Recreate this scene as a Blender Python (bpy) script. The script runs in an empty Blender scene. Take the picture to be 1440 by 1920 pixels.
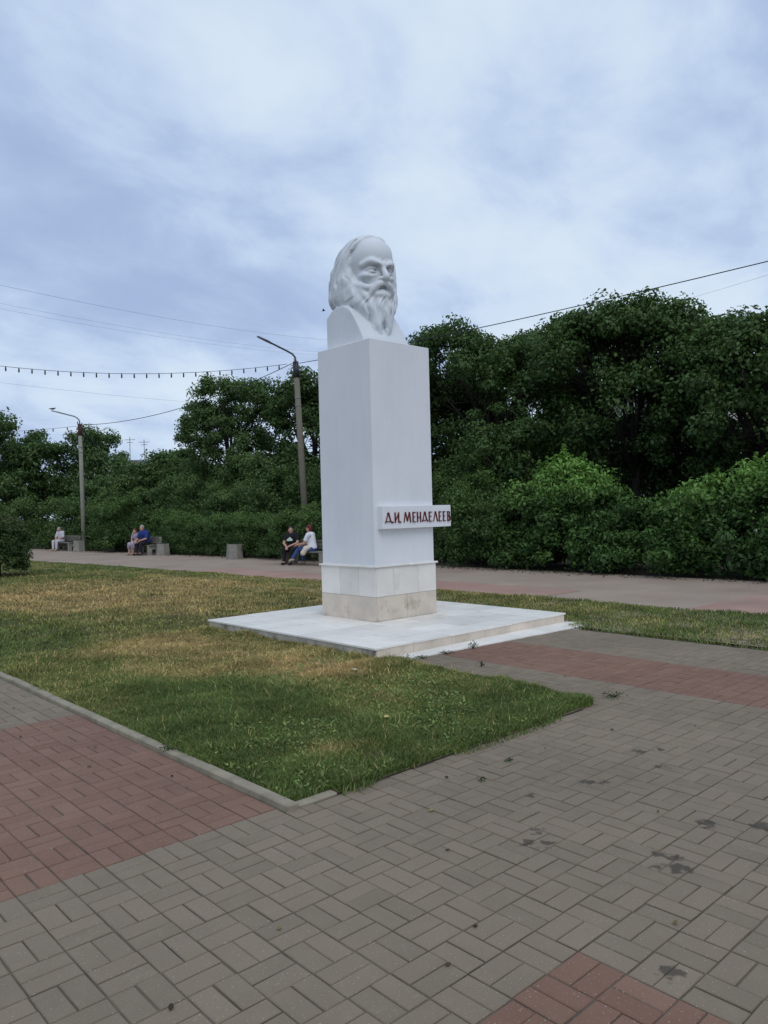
import bpy, bmesh, math, random
import numpy as np
from mathutils import Vector, Matrix

scene = bpy.context.scene
R = math.radians

# ---------------------------------------------------------------- camera, sky, sun, exposure
CAM_H = 1.684
YAW, PITCH, ROLL = R(47.506), R(-0.09), R(-1.4285)
FW = Vector((math.cos(YAW) * math.cos(PITCH), math.sin(YAW) * math.cos(PITCH), math.sin(PITCH)))
_r0 = Vector((math.sin(YAW), -math.cos(YAW), 0)); _u0 = _r0.cross(FW)
RT = _r0 * math.cos(ROLL) + _u0 * math.sin(ROLL)
UP = -_r0 * math.sin(ROLL) + _u0 * math.cos(ROLL)
cam_data = bpy.data.cameras.new('camera')
cam = bpy.data.objects.new('camera', cam_data)
scene.collection.objects.link(cam)
cam.matrix_world = Matrix(((RT.x, UP.x, -FW.x, 0), (RT.y, UP.y, -FW.y, 0), (RT.z, UP.z, -FW.z, CAM_H), (0, 0, 0, 1)))
cam_data.sensor_fit = 'HORIZONTAL'; cam_data.sensor_width = 36.0
cam_data.lens = 36.0 * 1436.5 / 1440.0
cam_data.clip_start = 0.05; cam_data.clip_end = 2000.0
scene.camera = cam

SUN_AZ, SUN_EL = R(-118.0), R(50.0)          # behind and to the right of the camera, veiled by cloud
world = bpy.data.worlds.new('World'); scene.world = world; world.use_nodes = True
def build_sky():
    nt = world.node_tree; N = nt.nodes; L = nt.links; N.clear()
    out = N.new('ShaderNodeOutputWorld'); bg = N.new('ShaderNodeBackground')
    L.new(bg.outputs[0], out.inputs[0]); bg.inputs['Strength'].default_value = 0.1
    sky = N.new('ShaderNodeTexSky'); sky.sky_type = 'NISHITA'; sky.sun_disc = False
    sky.sun_elevation = SUN_EL; sky.sun_rotation = R(90) - SUN_AZ
    sky.air_density = 1.0; sky.dust_density = 1.5; sky.ozone_density = 2.0
    tc = N.new('ShaderNodeTexCoord')
    def math_(op, a, b=None, clamp=False):
        m = N.new('ShaderNodeMath'); m.operation = op; m.use_clamp = clamp
        for i, v in enumerate((a, b)):
            if v is None: continue
            if isinstance(v, (int, float)): m.inputs[i].default_value = v
            else: L.new(v, m.inputs[i])
        return m.outputs[0]
    # project the view direction on a flat cloud deck so that clouds shrink towards the horizon
    sep = N.new('ShaderNodeSeparateXYZ'); L.new(tc.outputs['Generated'], sep.inputs[0])
    zz = math_('ADD', math_('MAXIMUM', sep.outputs[2], 0.0), 0.36)
    comb = N.new('ShaderNodeCombineXYZ')
    L.new(math_('DIVIDE', sep.outputs[0], zz), comb.inputs[0]); L.new(math_('DIVIDE', sep.outputs[1], zz), comb.inputs[1])
    def noise(scale, detail, rough, dist, off):
        mp = N.new('ShaderNodeMapping'); mp.inputs['Location'].default_value = off
        mp.inputs['Rotation'].default_value = (0, 0, R(-22)); mp.inputs['Scale'].default_value = (1.0, 1.3, 1)
        L.new(comb.outputs[0], mp.inputs[0])
        n = N.new('ShaderNodeTexNoise'); L.new(mp.outputs[0], n.inputs['Vector'])
        n.inputs['Scale'].default_value = scale; n.inputs['Detail'].default_value = detail
        n.inputs['Roughness'].default_value = rough; n.inputs['Distortion'].default_value = dist
        return n.outputs[0]
    def ramp(v, stops):
        r = N.new('ShaderNodeValToRGB'); r.color_ramp.interpolation = 'B_SPLINE'
        e = r.color_ramp.elements
        while len(e) < len(stops): e.new(0.5)
        for el, (p, c) in zip(e, stops):
            el.position = p; el.color = (c[0] / 10, c[1] / 10, c[2] / 10, 1)
        L.new(v, r.inputs[0])
        sc_ = N.new('ShaderNodeVectorMath'); sc_.operation = 'SCALE'; sc_.inputs['Scale'].default_value = 10.0
        L.new(r.outputs[0], sc_.inputs[0]); return sc_.outputs[0]
    big = noise(1.4, 2.0, 0.5, 0.3, SKY_OFF)
    fine = noise(3.8, 7.0, 0.58, 0.25, (3.715, 1.223, 0))
    v = math_('ADD', math_('MULTIPLY', big, 0.58), math_('MULTIPLY', fine, 0.42))
    col = ramp(v, [(0.36, (3.55, 4.55, 6.9)), (0.445, (4.3, 5.4, 7.6)), (0.50, (5.2, 6.4, 8.4)), (0.555, (6.05, 7.25, 8.8)), (0.64, (6.9, 7.95, 9.1))])
    mx = N.new('ShaderNodeMix'); mx.data_type = 'RGBA'; mx.inputs[0].default_value = 0.93
    L.new(sky.outputs[0], mx.inputs[6]); L.new(col, mx.inputs[7])
    L.new(mx.outputs[2], bg.inputs['Color'])
SKY_OFF = (5.815, 0.479, 0.0)
build_sky()
sun_data = bpy.data.lights.new('sun', 'SUN'); sun_data.energy = 0.9; sun_data.angle = R(38); sun_data.color = (1.0, 0.965, 0.92)
sun = bpy.data.objects.new('sun', sun_data); scene.collection.objects.link(sun)
_d = Vector((math.cos(SUN_AZ) * math.cos(SUN_EL), math.sin(SUN_AZ) * math.cos(SUN_EL), math.sin(SUN_EL)))
sun.rotation_euler = _d.to_track_quat('Z', 'Y').to_euler()
sun.location = _d * 60
vs = scene.view_settings
vs.view_transform = 'Standard'; vs.look = 'None'; vs.exposure = 0.08; vs.gamma = 1.0; vs.use_curve_mapping = False

# ---------------------------------------------------------------- helpers
rng = np.random.default_rng(7)
random.seed(7)
COL = scene.collection

def link(name, me, mat=None, parent=None, loc=None):
    o = bpy.data.objects.new(name, me); COL.objects.link(o)
    if mat is not None and me is not None and len(me.materials) == 0: me.materials.append(mat)
    if parent is not None: o.parent = parent
    if loc is not None: o.location = loc
    return o
def empty(name, loc=(0, 0, 0), rz=0.0):
    o = bpy.data.objects.new(name, None); COL.objects.link(o)
    o.empty_display_size = 0.2; o.location = loc; o.rotation_euler = (0, 0, rz); return o
def tag(o, label=None, cat=None, group=None, kind=None):
    if label: o['label'] = label
    if cat: o['category'] = cat
    if group: o['group'] = group
    if kind: o['kind'] = kind
    return o
def mesh_np(name, v, f, smooth=False):
    """v (n,3), f (m,k) arrays with constant k"""
    v = np.asarray(v, np.float32); f = np.asarray(f, np.int32)
    me = bpy.data.meshes.new(name)
    me.vertices.add(len(v)); me.vertices.foreach_set('co', v.ravel())
    k = f.shape[1]
    me.loops.add(f.size); me.loops.foreach_set('vertex_index', f.ravel())
    me.polygons.add(len(f)); me.polygons.foreach_set('loop_start', np.arange(0, f.size, k, dtype=np.int32))
    if smooth: me.polygons.foreach_set('use_smooth', np.ones(len(f), bool))
    me.update(calc_edges=True); return me
def attr(me, name, vals):
    a = me.attributes.new(name, 'FLOAT', 'POINT'); a.data.foreach_set('value', np.asarray(vals, np.float32))
class MB:
    """collects boxes, tubes and prisms into one mesh"""
    def __init__(s): s.v = []; s.f = []
    def add(s, vs_, fs_):
        b = len(s.v); s.v += [tuple(p) for p in vs_]; s.f += [tuple(i + b for i in q) for q in fs_]; return s
    def box(s, x0, x1, y0, y1, z0, z1, M=None):
        vs_ = [Vector((x, y, z)) for z in (z0, z1) for y in (y0, y1) for x in (x0, x1)]
        if M is not None: vs_ = [M @ p for p in vs_]
        return s.add(vs_, [(0, 2, 3, 1), (4, 5, 7, 6), (0, 1, 5, 4), (2, 6, 7, 3), (0, 4, 6, 2), (1, 3, 7, 5)])
    def frustum(s, b, t):
        """b, t: four corner points each, ccw seen from above"""
        return s.add(list(b) + list(t), [(3, 2, 1, 0), (4, 5, 6, 7)] + [(i, (i + 1) % 4, 4 + (i + 1) % 4, 4 + i) for i in range(4)])
    def tube(s, pts, rad, n=8, cap=True):
        pts = [Vector(p) for p in pts]
        if not hasattr(rad, '__len__'): rad = [rad] * len(pts)
        rings = []; ref = Vector((0.31, 0.17, 0.93)).normalized()
        for i, p in enumerate(pts):
            d = (pts[min(i + 1, len(pts) - 1)] - pts[max(i - 1, 0)]).normalized()
            if abs(d.dot(ref)) > 0.95: rf = Vector((1, 0.2, 0)).normalized()
            else: rf = ref
            a = d.cross(rf).normalized(); b = d.cross(a)
            rings.append([p + (a * math.cos(2 * math.pi * k / n) + b * math.sin(2 * math.pi * k / n)) * rad[i] for k in range(n)])
        vs_ = [q for r in rings for q in r]
        fs_ = [(i * n + k, i * n + (k + 1) % n, (i + 1) * n + (k + 1) % n, (i + 1) * n + k) for i in range(len(pts) - 1) for k in range(n)]
        if cap: fs_ += [tuple(range(n - 1, -1, -1)), tuple((len(pts) - 1) * n + k for k in range(n))]
        return s.add(vs_, fs_)
    def build(s, name, mat, parent=None, smooth=False, bevel=0.0, loc=None, seg=1):
        me = bpy.data.meshes.new(name); me.from_pydata(s.v, [], s.f); me.update()
        bm = bmesh.new(); bm.from_mesh(me); bmesh.ops.recalc_face_normals(bm, faces=bm.faces)
        if bevel: bmesh.ops.bevel(bm, geom=bm.edges[:], offset=bevel, segments=seg, affect='EDGES', profile=0.5)
        bm.to_mesh(me); bm.free()
        if smooth: me.polygons.foreach_set('use_smooth', np.ones(len(me.polygons), bool))
        return link(name, me, mat, parent, loc)

# ---------------------------------------------------------------- materials
MATS = {}
def mat(name, base, rough=0.8, spec=0.3, var=0.0, vscale=4.0, bump=0.0, bscale=60.0, dark=None, dscale=1.5, dlo=0.5, dhi=0.7, dfac=0.6, attrs=None, metallic=0.0, objrand=0.0, streak=0.0):
    """procedural surface: base colour, value variation by noise, stains of a second colour, fine bump"""
    m = bpy.data.materials.new(name); m.use_nodes = True; MATS[name] = m
    nt = m.node_tree; N = nt.nodes; L = nt.links
    b = N['Principled BSDF']; b.inputs['Roughness'].default_value = rough
    b.inputs['Specular IOR Level'].default_value = spec; b.inputs['Metallic'].default_value = metallic
    tc = N.new('ShaderNodeTexCoord'); geo = N.new('ShaderNodeNewGeometry')
    col = None
    rgb = N.new('ShaderNodeRGB'); rgb.outputs[0].default_value = (*base, 1); col = rgb.outputs[0]
    def mul(c, fac):
        x = N.new('ShaderNodeVectorMath'); x.operation = 'SCALE'; L.new(c, x.inputs[0]); L.new(fac, x.inputs['Scale']); return x.outputs[0]
    def rng_(v, a, b_, lo, hi):
        r = N.new('ShaderNodeMapRange'); r.inputs['From Min'].default_value = a; r.inputs['From Max'].default_value = b_
        r.inputs['To Min'].default_value = lo; r.inputs['To Max'].default_value = hi; L.new(v, r.inputs['Value']); return r.outputs[0]
    def noise(sc, det=4.0, ro=0.6):
        n = N.new('ShaderNodeTexNoise'); n.inputs['Scale'].default_value = sc; n.inputs['Detail'].default_value = det
        n.inputs['Roughness'].default_value = ro; L.new(geo.outputs['Position'], n.inputs['Vector']); return n.outputs[0]
    if dark is not None:
        mx = N.new('ShaderNodeMix'); mx.data_type = 'RGBA'; L.new(rng_(noise(dscale, 6.0, 0.65), dlo, dhi, 0, dfac), mx.inputs[0])
        L.new(col, mx.inputs[6]); mx.inputs[7].default_value = (*dark, 1); col = mx.outputs[2]
    if var: col = mul(col, rng_(noise(vscale), 0.3, 0.7, 1 - var, 1 + var))
    if objrand:
        oi = N.new('ShaderNodeObjectInfo'); col = mul(col, rng_(oi.outputs['Random'], 0, 1, 1 - objrand, 1 + objrand))
    if streak:      # rain streaks running down the faces
        mp = N.new('ShaderNodeMapping'); mp.inputs['Scale'].default_value = (3.2, 3.2, 0.35); L.new(geo.outputs['Position'], mp.inputs[0])
        n = N.new('ShaderNodeTexNoise'); n.inputs['Scale'].default_value = 1.0; n.inputs['Detail'].default_value = 5.0; n.inputs['Roughness'].default_value = 0.7; L.new(mp.outputs[0], n.inputs['Vector'])
        col = mul(col, rng_(n.outputs[0], 0.45, 0.8, 1.0, 1.0 - streak))
    L.new(col, b.inputs['Base Color'])
    if bump:
        bp = N.new('ShaderNodeBump'); bp.inputs['Strength'].default_value = bump; bp.inputs['Distance'].default_value = 0.01
        L.new(noise(bscale, 3.0), bp.inputs['Height']); L.new(bp.outputs[0], b.inputs['Normal'])
    return m
# ---------------------------------------------------------------- signed-distance sculpting (bust, people)
class SDF:
    def __init__(s, lo, hi, res):
        s.lo = np.array(lo, np.float32); s.res = res
        n = np.ceil((np.array(hi) - np.array(lo)) / res).astype(int) + 1
        s.ax = [np.arange(n[i], dtype=np.float32) * res + s.lo[i] for i in range(3)]
        s.d = np.full(n, 9.0, np.float32)
    def _win(s, lo, hi):
        sl = []
        for i in range(3):
            a = max(0, int((lo[i] - s.lo[i]) / s.res)); b = min(len(s.ax[i]), int((hi[i] - s.lo[i]) / s.res) + 2)
            if b <= a: return None
            sl.append(slice(a, b))
        X = s.ax[0][sl[0]][:, None, None]; Y = s.ax[1][sl[1]][None, :, None]; Z = s.ax[2][sl[2]][None, None, :]
        return tuple(sl), X, Y, Z
    def _mix(s, sl, e, k, sub=False):
        a = s.d[sl]
        if sub:
            h = np.clip(0.5 - 0.5 * (e + a) / k, 0, 1); s.d[sl] = a + (-e - a) * h + k * h * (1 - h)
        else:
            h = np.clip(0.5 + 0.5 * (a - e) / k, 0, 1); s.d[sl] = a + (e - a) * h - k * h * (1 - h)
    def ell(s, c, r, k=0.03, sub=False, clip=None, rz=0.0):
        m = max(r) + 2.5 * k + 2 * s.res
        w = s._win([c[i] - m for i in range(3)], [c[i] + m for i in range(3)])
        if w is None: return
        sl, X, Y, Z = w; X = X - c[0]; Y = Y - c[1]; Z = Z - c[2]
        if rz: cz, sz = math.cos(rz), math.sin(rz); X, Y = X * cz + Y * sz, -X * sz + Y * cz
        q = np.sqrt((X / r[0]) ** 2 + (Y / r[1]) ** 2 + (Z / r[2]) ** 2)
        g = np.sqrt((X / r[0] ** 2) ** 2 + (Y / r[1] ** 2) ** 2 + (Z / r[2] ** 2) ** 2) + 1e-6
        e = q * (q - 1) / g
        if clip is not None:   # smooth intersection with a half space n.p < o (n in absolute coordinates)
            n, o, kk = clip; pl = (X + c[0]) * n[0] + (Y + c[1]) * n[1] + (Z + c[2]) * n[2] - o
            h = np.clip(0.5 - 0.5 * (e - pl) / kk, 0, 1); e = e + (pl - e) * h + kk * h * (1 - h)
        s._mix(sl, e.astype(np.float32), k, sub)
    def cap(s, pts, rad, k=0.03, sub=False):
        """chain of tapered capsules"""
        pts = [np.array(p, np.float32) for p in pts]
        if not hasattr(rad, '__len__'): rad = [rad] * len(pts)
        m = max(rad) + 2.5 * k + 2 * s.res; P = np.array(pts)
        w = s._win(P.min(0) - m, P.max(0) + m)
        if w is None: return
        sl, X, Y, Z = w; e = None
        for a, b, ra, rb in zip(pts, pts[1:], rad, rad[1:]):
            ab = b - a; L2 = float(ab @ ab) + 1e-9
            t = np.clip(((X - a[0]) * ab[0] + (Y - a[1]) * ab[1] + (Z - a[2]) * ab[2]) / L2, 0, 1)
            q = np.sqrt((X - a[0] - t * ab[0]) ** 2 + (Y - a[1] - t * ab[1]) ** 2 + (Z - a[2] - t * ab[2]) ** 2) - (ra + (rb - ra) * t)
            e = q if e is None else np.minimum(e, q)
        s._mix(sl, e.astype(np.float32), k, sub)
    def spline(s, pts, rad, k=0.03, n=5, sub=False):
        P = [np.array(p, float) for p in pts]; rad = list(rad) if hasattr(rad, '__len__') else [rad] * len(P)
        Q = []; Rr = []
        for i in range(len(P) - 1):
            p0, p1, p2, p3 = P[max(i - 1, 0)], P[i], P[i + 1], P[min(i + 2, len(P) - 1)]
            for j in range(n):
                t = j / n
                Q.append(0.5 * ((2 * p1) + (-p0 + p2) * t + (2 * p0 - 5 * p1 + 4 * p2 - p3) * t * t + (-p0 + 3 * p1 - 3 * p2 + p3) * t ** 3))
                Rr.append(rad[i] + (rad[i + 1] - rad[i]) * t)
        Q.append(P[-1]); Rr.append(rad[-1]); s.cap(Q, Rr, k, sub)
    def mesh(s, name):
        """surface nets"""
        d = s.d; S = d < 0
        n = np.array(d.shape) - 1
        cs = [(i, j, k) for i in (0, 1) for j in (0, 1) for k in (0, 1)]
        sub_ = lambda A, c: A[c[0]:c[0] + n[0], c[1]:c[1] + n[1], c[2]:c[2] + n[2]]
        cnt = sum(sub_(S, c).astype(np.int8) for c in cs); act = (cnt > 0) & (cnt < 8)
        idx = np.argwhere(act); vid = np.full(n, -1, np.int64); vid[act] = np.arange(len(idx))
        acc = np.zeros((len(idx), 3), np.float64); num = np.zeros(len(idx))
        for a in cs:
            for ax in range(3):
                if a[ax]: continue
                b = list(a); b[ax] = 1
                da = d[tuple((idx + a).T)]; db = d[tuple((idx + b).T)]
                m = (da < 0) != (db < 0); t = np.where(m, da / np.where(m, da - db, 1), 0)
                p = np.array(a, float)[None] + np.zeros((len(idx), 3)); p[:, ax] = t
                acc[m] += p[m]; num[m] += 1
        V = (idx + acc / num[:, None]) * s.res + s.lo
        F = []
        for ax in range(3):
            o = [1, 1, 1]; o[ax] = 0
            e1 = S[tuple(slice(o[i], n[i] if i != ax else n[i]) for i in range(3))]
            o2 = list(o); o2[ax] = 1
            e2 = S[tuple(slice(o2[i], n[i] + (1 if i == ax else 0)) for i in range(3))]
            q = np.argwhere(e1 != e2); ins = e1[tuple(q.T)]
            q = q + o; u, w = [i for i in range(3) if i != ax]
            def cell(du, dw):
                c = q.copy(); c[:, u] += du; c[:, w] += dw; return vid[tuple(c.T)]
            quad = np.stack([cell(-1, -1), cell(0, -1), cell(0, 0), cell(-1, 0)], 1)
            flip = ins if ax != 1 else ~ins
            quad[~flip] = quad[~flip][:, ::-1]
            F.append(quad)
        return mesh_np(name, V, np.concatenate(F), smooth=True)
# ---------------------------------------------------------------- shared materials
def paver_mat(name, base, tint2):
    m = bpy.data.materials.new(name); m.use_nodes = True
    nt = m.node_tree; N = nt.nodes; L = nt.links; b = N['Principled BSDF']
    b.inputs['Roughness'].default_value = 0.78; b.inputs['Specular IOR Level'].default_value = 0.25
    geo = N.new('ShaderNodeNewGeometry'); oi = N.new('ShaderNodeObjectInfo')
    def math_(op, a, c=None, clamp=False):
        q = N.new('ShaderNodeMath'); q.operation = op; q.use_clamp = clamp
        for i, v in enumerate((a, c)):
            if v is None: continue
            if isinstance(v, (int, float)): q.inputs[i].default_value = v
            else: L.new(v, q.inputs[i])
        return q.outputs[0]
    def noise(sc, det=3.0, ro=0.6, off=None):
        n = N.new('ShaderNodeTexNoise'); n.inputs['Scale'].default_value = sc; n.inputs['Detail'].default_value = det; n.inputs['Roughness'].default_value = ro
        L.new(geo.outputs['Position'], n.inputs['Vector']); return n.outputs[0]
    def mr(v, a, c, lo, hi):
        r = N.new('ShaderNodeMapRange'); r.inputs['From Min'].default_value = a; r.inputs['From Max'].default_value = c
        r.inputs['To Min'].default_value = lo; r.inputs['To Max'].default_value = hi; L.new(v, r.inputs['Value']); return r.outputs[0]
    def mix(f, c1, c2):
        x = N.new('ShaderNodeMix'); x.data_type = 'RGBA'
        if isinstance(f, (int, float)): x.inputs[0].default_value = f
        else: L.new(f, x.inputs[0])
        for i, c in ((6, c1), (7, c2)):
            if isinstance(c, tuple): x.inputs[i].default_value = (*c, 1)
            else: L.new(c, x.inputs[i])
        return x.outputs[2]
    rnd = math_('FRACT', math_('ADD', geo.outputs['Random Per Island'], oi.outputs['Random']))
    col = mix(mr(rnd, 0, 1, 0, 1), base, tint2)
    col = mix(mr(noise(0.55, 4.0), 0.42, 0.68, 0, 0.5), col, tuple(0.72 * c for c in base))        # broad dirt
    col = mix(mr(noise(7.0, 4.0), 0.45, 0.75, 0, 0.35), col, tuple(1.35 * c for c in base))        # wear
    col = mix(mr(noise(115.0, 2.0, 0.5), 0.67, 0.72, 0, 0.8), col, (0.42, 0.39, 0.33))            # aggregate
    col = mix(mr(noise(210.0, 2.0, 0.5), 0.30, 0.36, 0.6, 0), col, tuple(0.5 * c for c in base))
    # damp spots, each of its own outline
    nz = N.new('ShaderNodeTexNoise'); nz.inputs['Scale'].default_value = 22; nz.inputs['Detail'].default_value = 2
    L.new(geo.outputs['Position'], nz.inputs['Vector'])
    wob = mr(nz.outputs[0], 0.3, 0.7, -0.035, 0.035)
    dmin = None
    for (x, y, r) in STAINS:
        d = N.new('ShaderNodeVectorMath'); d.operation = 'DISTANCE'; L.new(geo.outputs['Position'], d.inputs[0]); d.inputs[1].default_value = (x, y, 0)
        q = math_('SUBTRACT', d.outputs['Value'], r); dmin = q if dmin is None else math_('MINIMUM', dmin, q)
    col = mix(mr(math_('ADD', dmin, wob), -0.014, 0.012, 0.68, 0.0), col, (0.028, 0.026, 0.022))
    L.new(col, b.inputs['Base Color'])
    bp = N.new('ShaderNodeBump'); bp.inputs['Strength'].default_value = 0.35; bp.inputs['Distance'].default_value = 0.004
    L.new(noise(180.0, 3.0), bp.inputs['Height']); L.new(bp.outputs[0], b.inputs['Normal'])
    return m
STAINS = [(3.10, 2.36, 0.035), (3.16, 2.30, 0.025), (3.24, 2.42, 0.03), (3.36, 1.72, 0.05), (3.45, 1.78, 0.028), (3.42, 1.86, 0.02), (3.30, 1.80, 0.015),
          (3.93, 1.84, 0.045), (4.10, 1.62, 0.06), (2.59, 1.36, 0.035), (4.77, 2.70, 0.04), (4.90, 2.62, 0.03), (4.04, 2.64, 0.035), (4.12, 2.56, 0.02), (4.60, 2.45, 0.03), (3.62, 2.75, 0.018)]
M_pav_grey = paver_mat('grey_paver', (0.202, 0.160, 0.114), (0.244, 0.190, 0.136))
M_pav_red = paver_mat('red_paver', (0.205, 0.112, 0.078), (0.240, 0.140, 0.098))
M_joint = mat('joint_sand', (0.115, 0.097, 0.072), rough=0.95, var=0.45, vscale=3, bump=0.4, bscale=220)
M_kerb = mat('kerb_concrete', (0.30, 0.262, 0.190), rough=0.9, var=0.18, vscale=5, bump=0.3, bscale=120, dark=(0.12, 0.11, 0.08), dscale=4, dfac=0.6)
M_path = mat('path_paving', (0.335, 0.265, 0.205), rough=0.85, var=0.12, vscale=0.7, bump=0.3, bscale=40, dark=(0.30, 0.215, 0.17), dscale=0.45, dlo=0.45, dhi=0.62, dfac=0.7)
M_path_red = mat('path_red_paving', (0.36, 0.215, 0.17), rough=0.85, var=0.15, vscale=0.8, bump=0.3, bscale=40, dark=(0.34, 0.25, 0.20), dscale=0.5, dlo=0.42, dhi=0.66, dfac=0.9)
M_soil = mat('soil', (0.150, 0.120, 0.080), rough=1.0, var=0.35, vscale=3, bump=0.6, bscale=60, dark=(0.075, 0.07, 0.035), dscale=1.2, dlo=0.4, dhi=0.6, dfac=0.8)
M_litter = mat('leaf_litter_soil', (0.075, 0.064, 0.045), rough=1.0, var=0.35, vscale=2, bump=0.6, bscale=40)
M_shaft = mat('white_paint', (0.745, 0.755, 0.765), rough=0.55, var=0.018, vscale=1.6, bump=0.04, bscale=70, dark=(0.64, 0.65, 0.68), dscale=1.1, dlo=0.45, dhi=0.75, dfac=0.45, streak=0.07)
M_marble = mat('white_marble', (0.79, 0.755, 0.69), rough=0.42, var=0.07, vscale=2.5, objrand=0.10, bump=0.03, bscale=50, dark=(0.52, 0.48, 0.42), dscale=3.0, dlo=0.55, dhi=0.75, dfac=0.45)
M_beige = mat('stained_marble', (0.66, 0.57, 0.47), rough=0.5, var=0.12, vscale=3.5, objrand=0.09, bump=0.05, bscale=60, dark=(0.30, 0.24, 0.17), dscale=4.5, dlo=0.56, dhi=0.72, dfac=0.6)
M_grime = mat('grimy_concrete', (0.42, 0.385, 0.315), rough=0.9, var=0.25, vscale=4, objrand=0.08, bump=0.2, bscale=70, dark=(0.10, 0.095, 0.07), dscale=5, dlo=0.5, dhi=0.7, dfac=0.7)
M_mortar = mat('mortar', (0.22, 0.19, 0.15), rough=0.95, var=0.2)
M_letter = mat('letter_face', (0.055, 0.020, 0.020), rough=0.5)
M_letter_side = mat('letter_side', (0.24, 0.03, 0.03), rough=0.5)
M_conc = mat('bench_concrete', (0.255, 0.243, 0.210), rough=0.95, var=0.2, vscale=6, bump=0.3, bscale=90, dark=(0.15, 0.14, 0.115), dscale=5, dfac=0.5)
M_pole = mat('pole_concrete', (0.185, 0.165, 0.125), rough=0.9, var=0.16, vscale=3, bump=0.2, bscale=60, dark=(0.13, 0.12, 0.09), dscale=3, dfac=0.5)
M_pole_pale = mat('pale_pole_concrete', (0.27, 0.265, 0.215), rough=0.9, var=0.16, vscale=3, bump=0.2, bscale=60)
M_metal = mat('dark_metal', (0.03, 0.032, 0.035), rough=0.5, spec=0.5)
M_maroon = mat('maroon_collar', (0.09, 0.035, 0.035), rough=0.7)
M_steel = mat('grey_steel', (0.22, 0.23, 0.24), rough=0.5, spec=0.5)
M_wire = mat('cable_black', (0.03, 0.03, 0.035), rough=0.6)
M_wire_pale = mat('cable_grey', (0.20, 0.22, 0.26), rough=0.6)
M_slat = mat('weathered_slat', (0.16, 0.145, 0.125), rough=0.9, var=0.2, vscale=8, objrand=0.15)
M_bark = mat('bark', (0.034, 0.030, 0.024), rough=1.0, var=0.35, vscale=9, bump=0.8, bscale=45)
def leaf_mat(name, c0, c1, trans=0.25, rough=0.5):
    """colour runs from c0 (old leaves) to c1 (young leaves) by the 'tint' attribute"""
    m = bpy.data.materials.new(name); m.use_nodes = True
    nt = m.node_tree; N = nt.nodes; L = nt.links; b = N['Principled BSDF']; out = N['Material Output']
    a = N.new('ShaderNodeAttribute'); a.attribute_name = 'tint'
    x = N.new('ShaderNodeMix'); x.data_type = 'RGBA'; L.new(a.outputs['Fac'], x.inputs[0])
    x.inputs[6].default_value = (*c0, 1); x.inputs[7].default_value = (*c1, 1)
    L.new(x.outputs[2], b.inputs['Base Color']); b.inputs['Roughness'].default_value = rough; b.inputs['Specular IOR Level'].default_value = 0.25
    t = N.new('ShaderNodeBsdfTranslucent'); L.new(x.outputs[2], t.inputs[0])
    ms = N.new('ShaderNodeMixShader'); ms.inputs[0].default_value = trans
    L.new(b.outputs[0], ms.inputs[1]); L.new(t.outputs[0], ms.inputs[2]); L.new(ms.outputs[0], out.inputs[0]); return m
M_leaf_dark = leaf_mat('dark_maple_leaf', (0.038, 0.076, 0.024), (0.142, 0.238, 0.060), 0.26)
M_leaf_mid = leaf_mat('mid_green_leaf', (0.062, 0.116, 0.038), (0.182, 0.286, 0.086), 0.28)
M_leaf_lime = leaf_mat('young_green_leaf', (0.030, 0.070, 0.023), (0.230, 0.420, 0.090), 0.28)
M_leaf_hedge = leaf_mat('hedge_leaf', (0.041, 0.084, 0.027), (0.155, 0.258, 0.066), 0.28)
M_thuja = leaf_mat('thuja_spray', (0.050, 0.085, 0.028), (0.160, 0.220, 0.070), 0.18)
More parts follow.
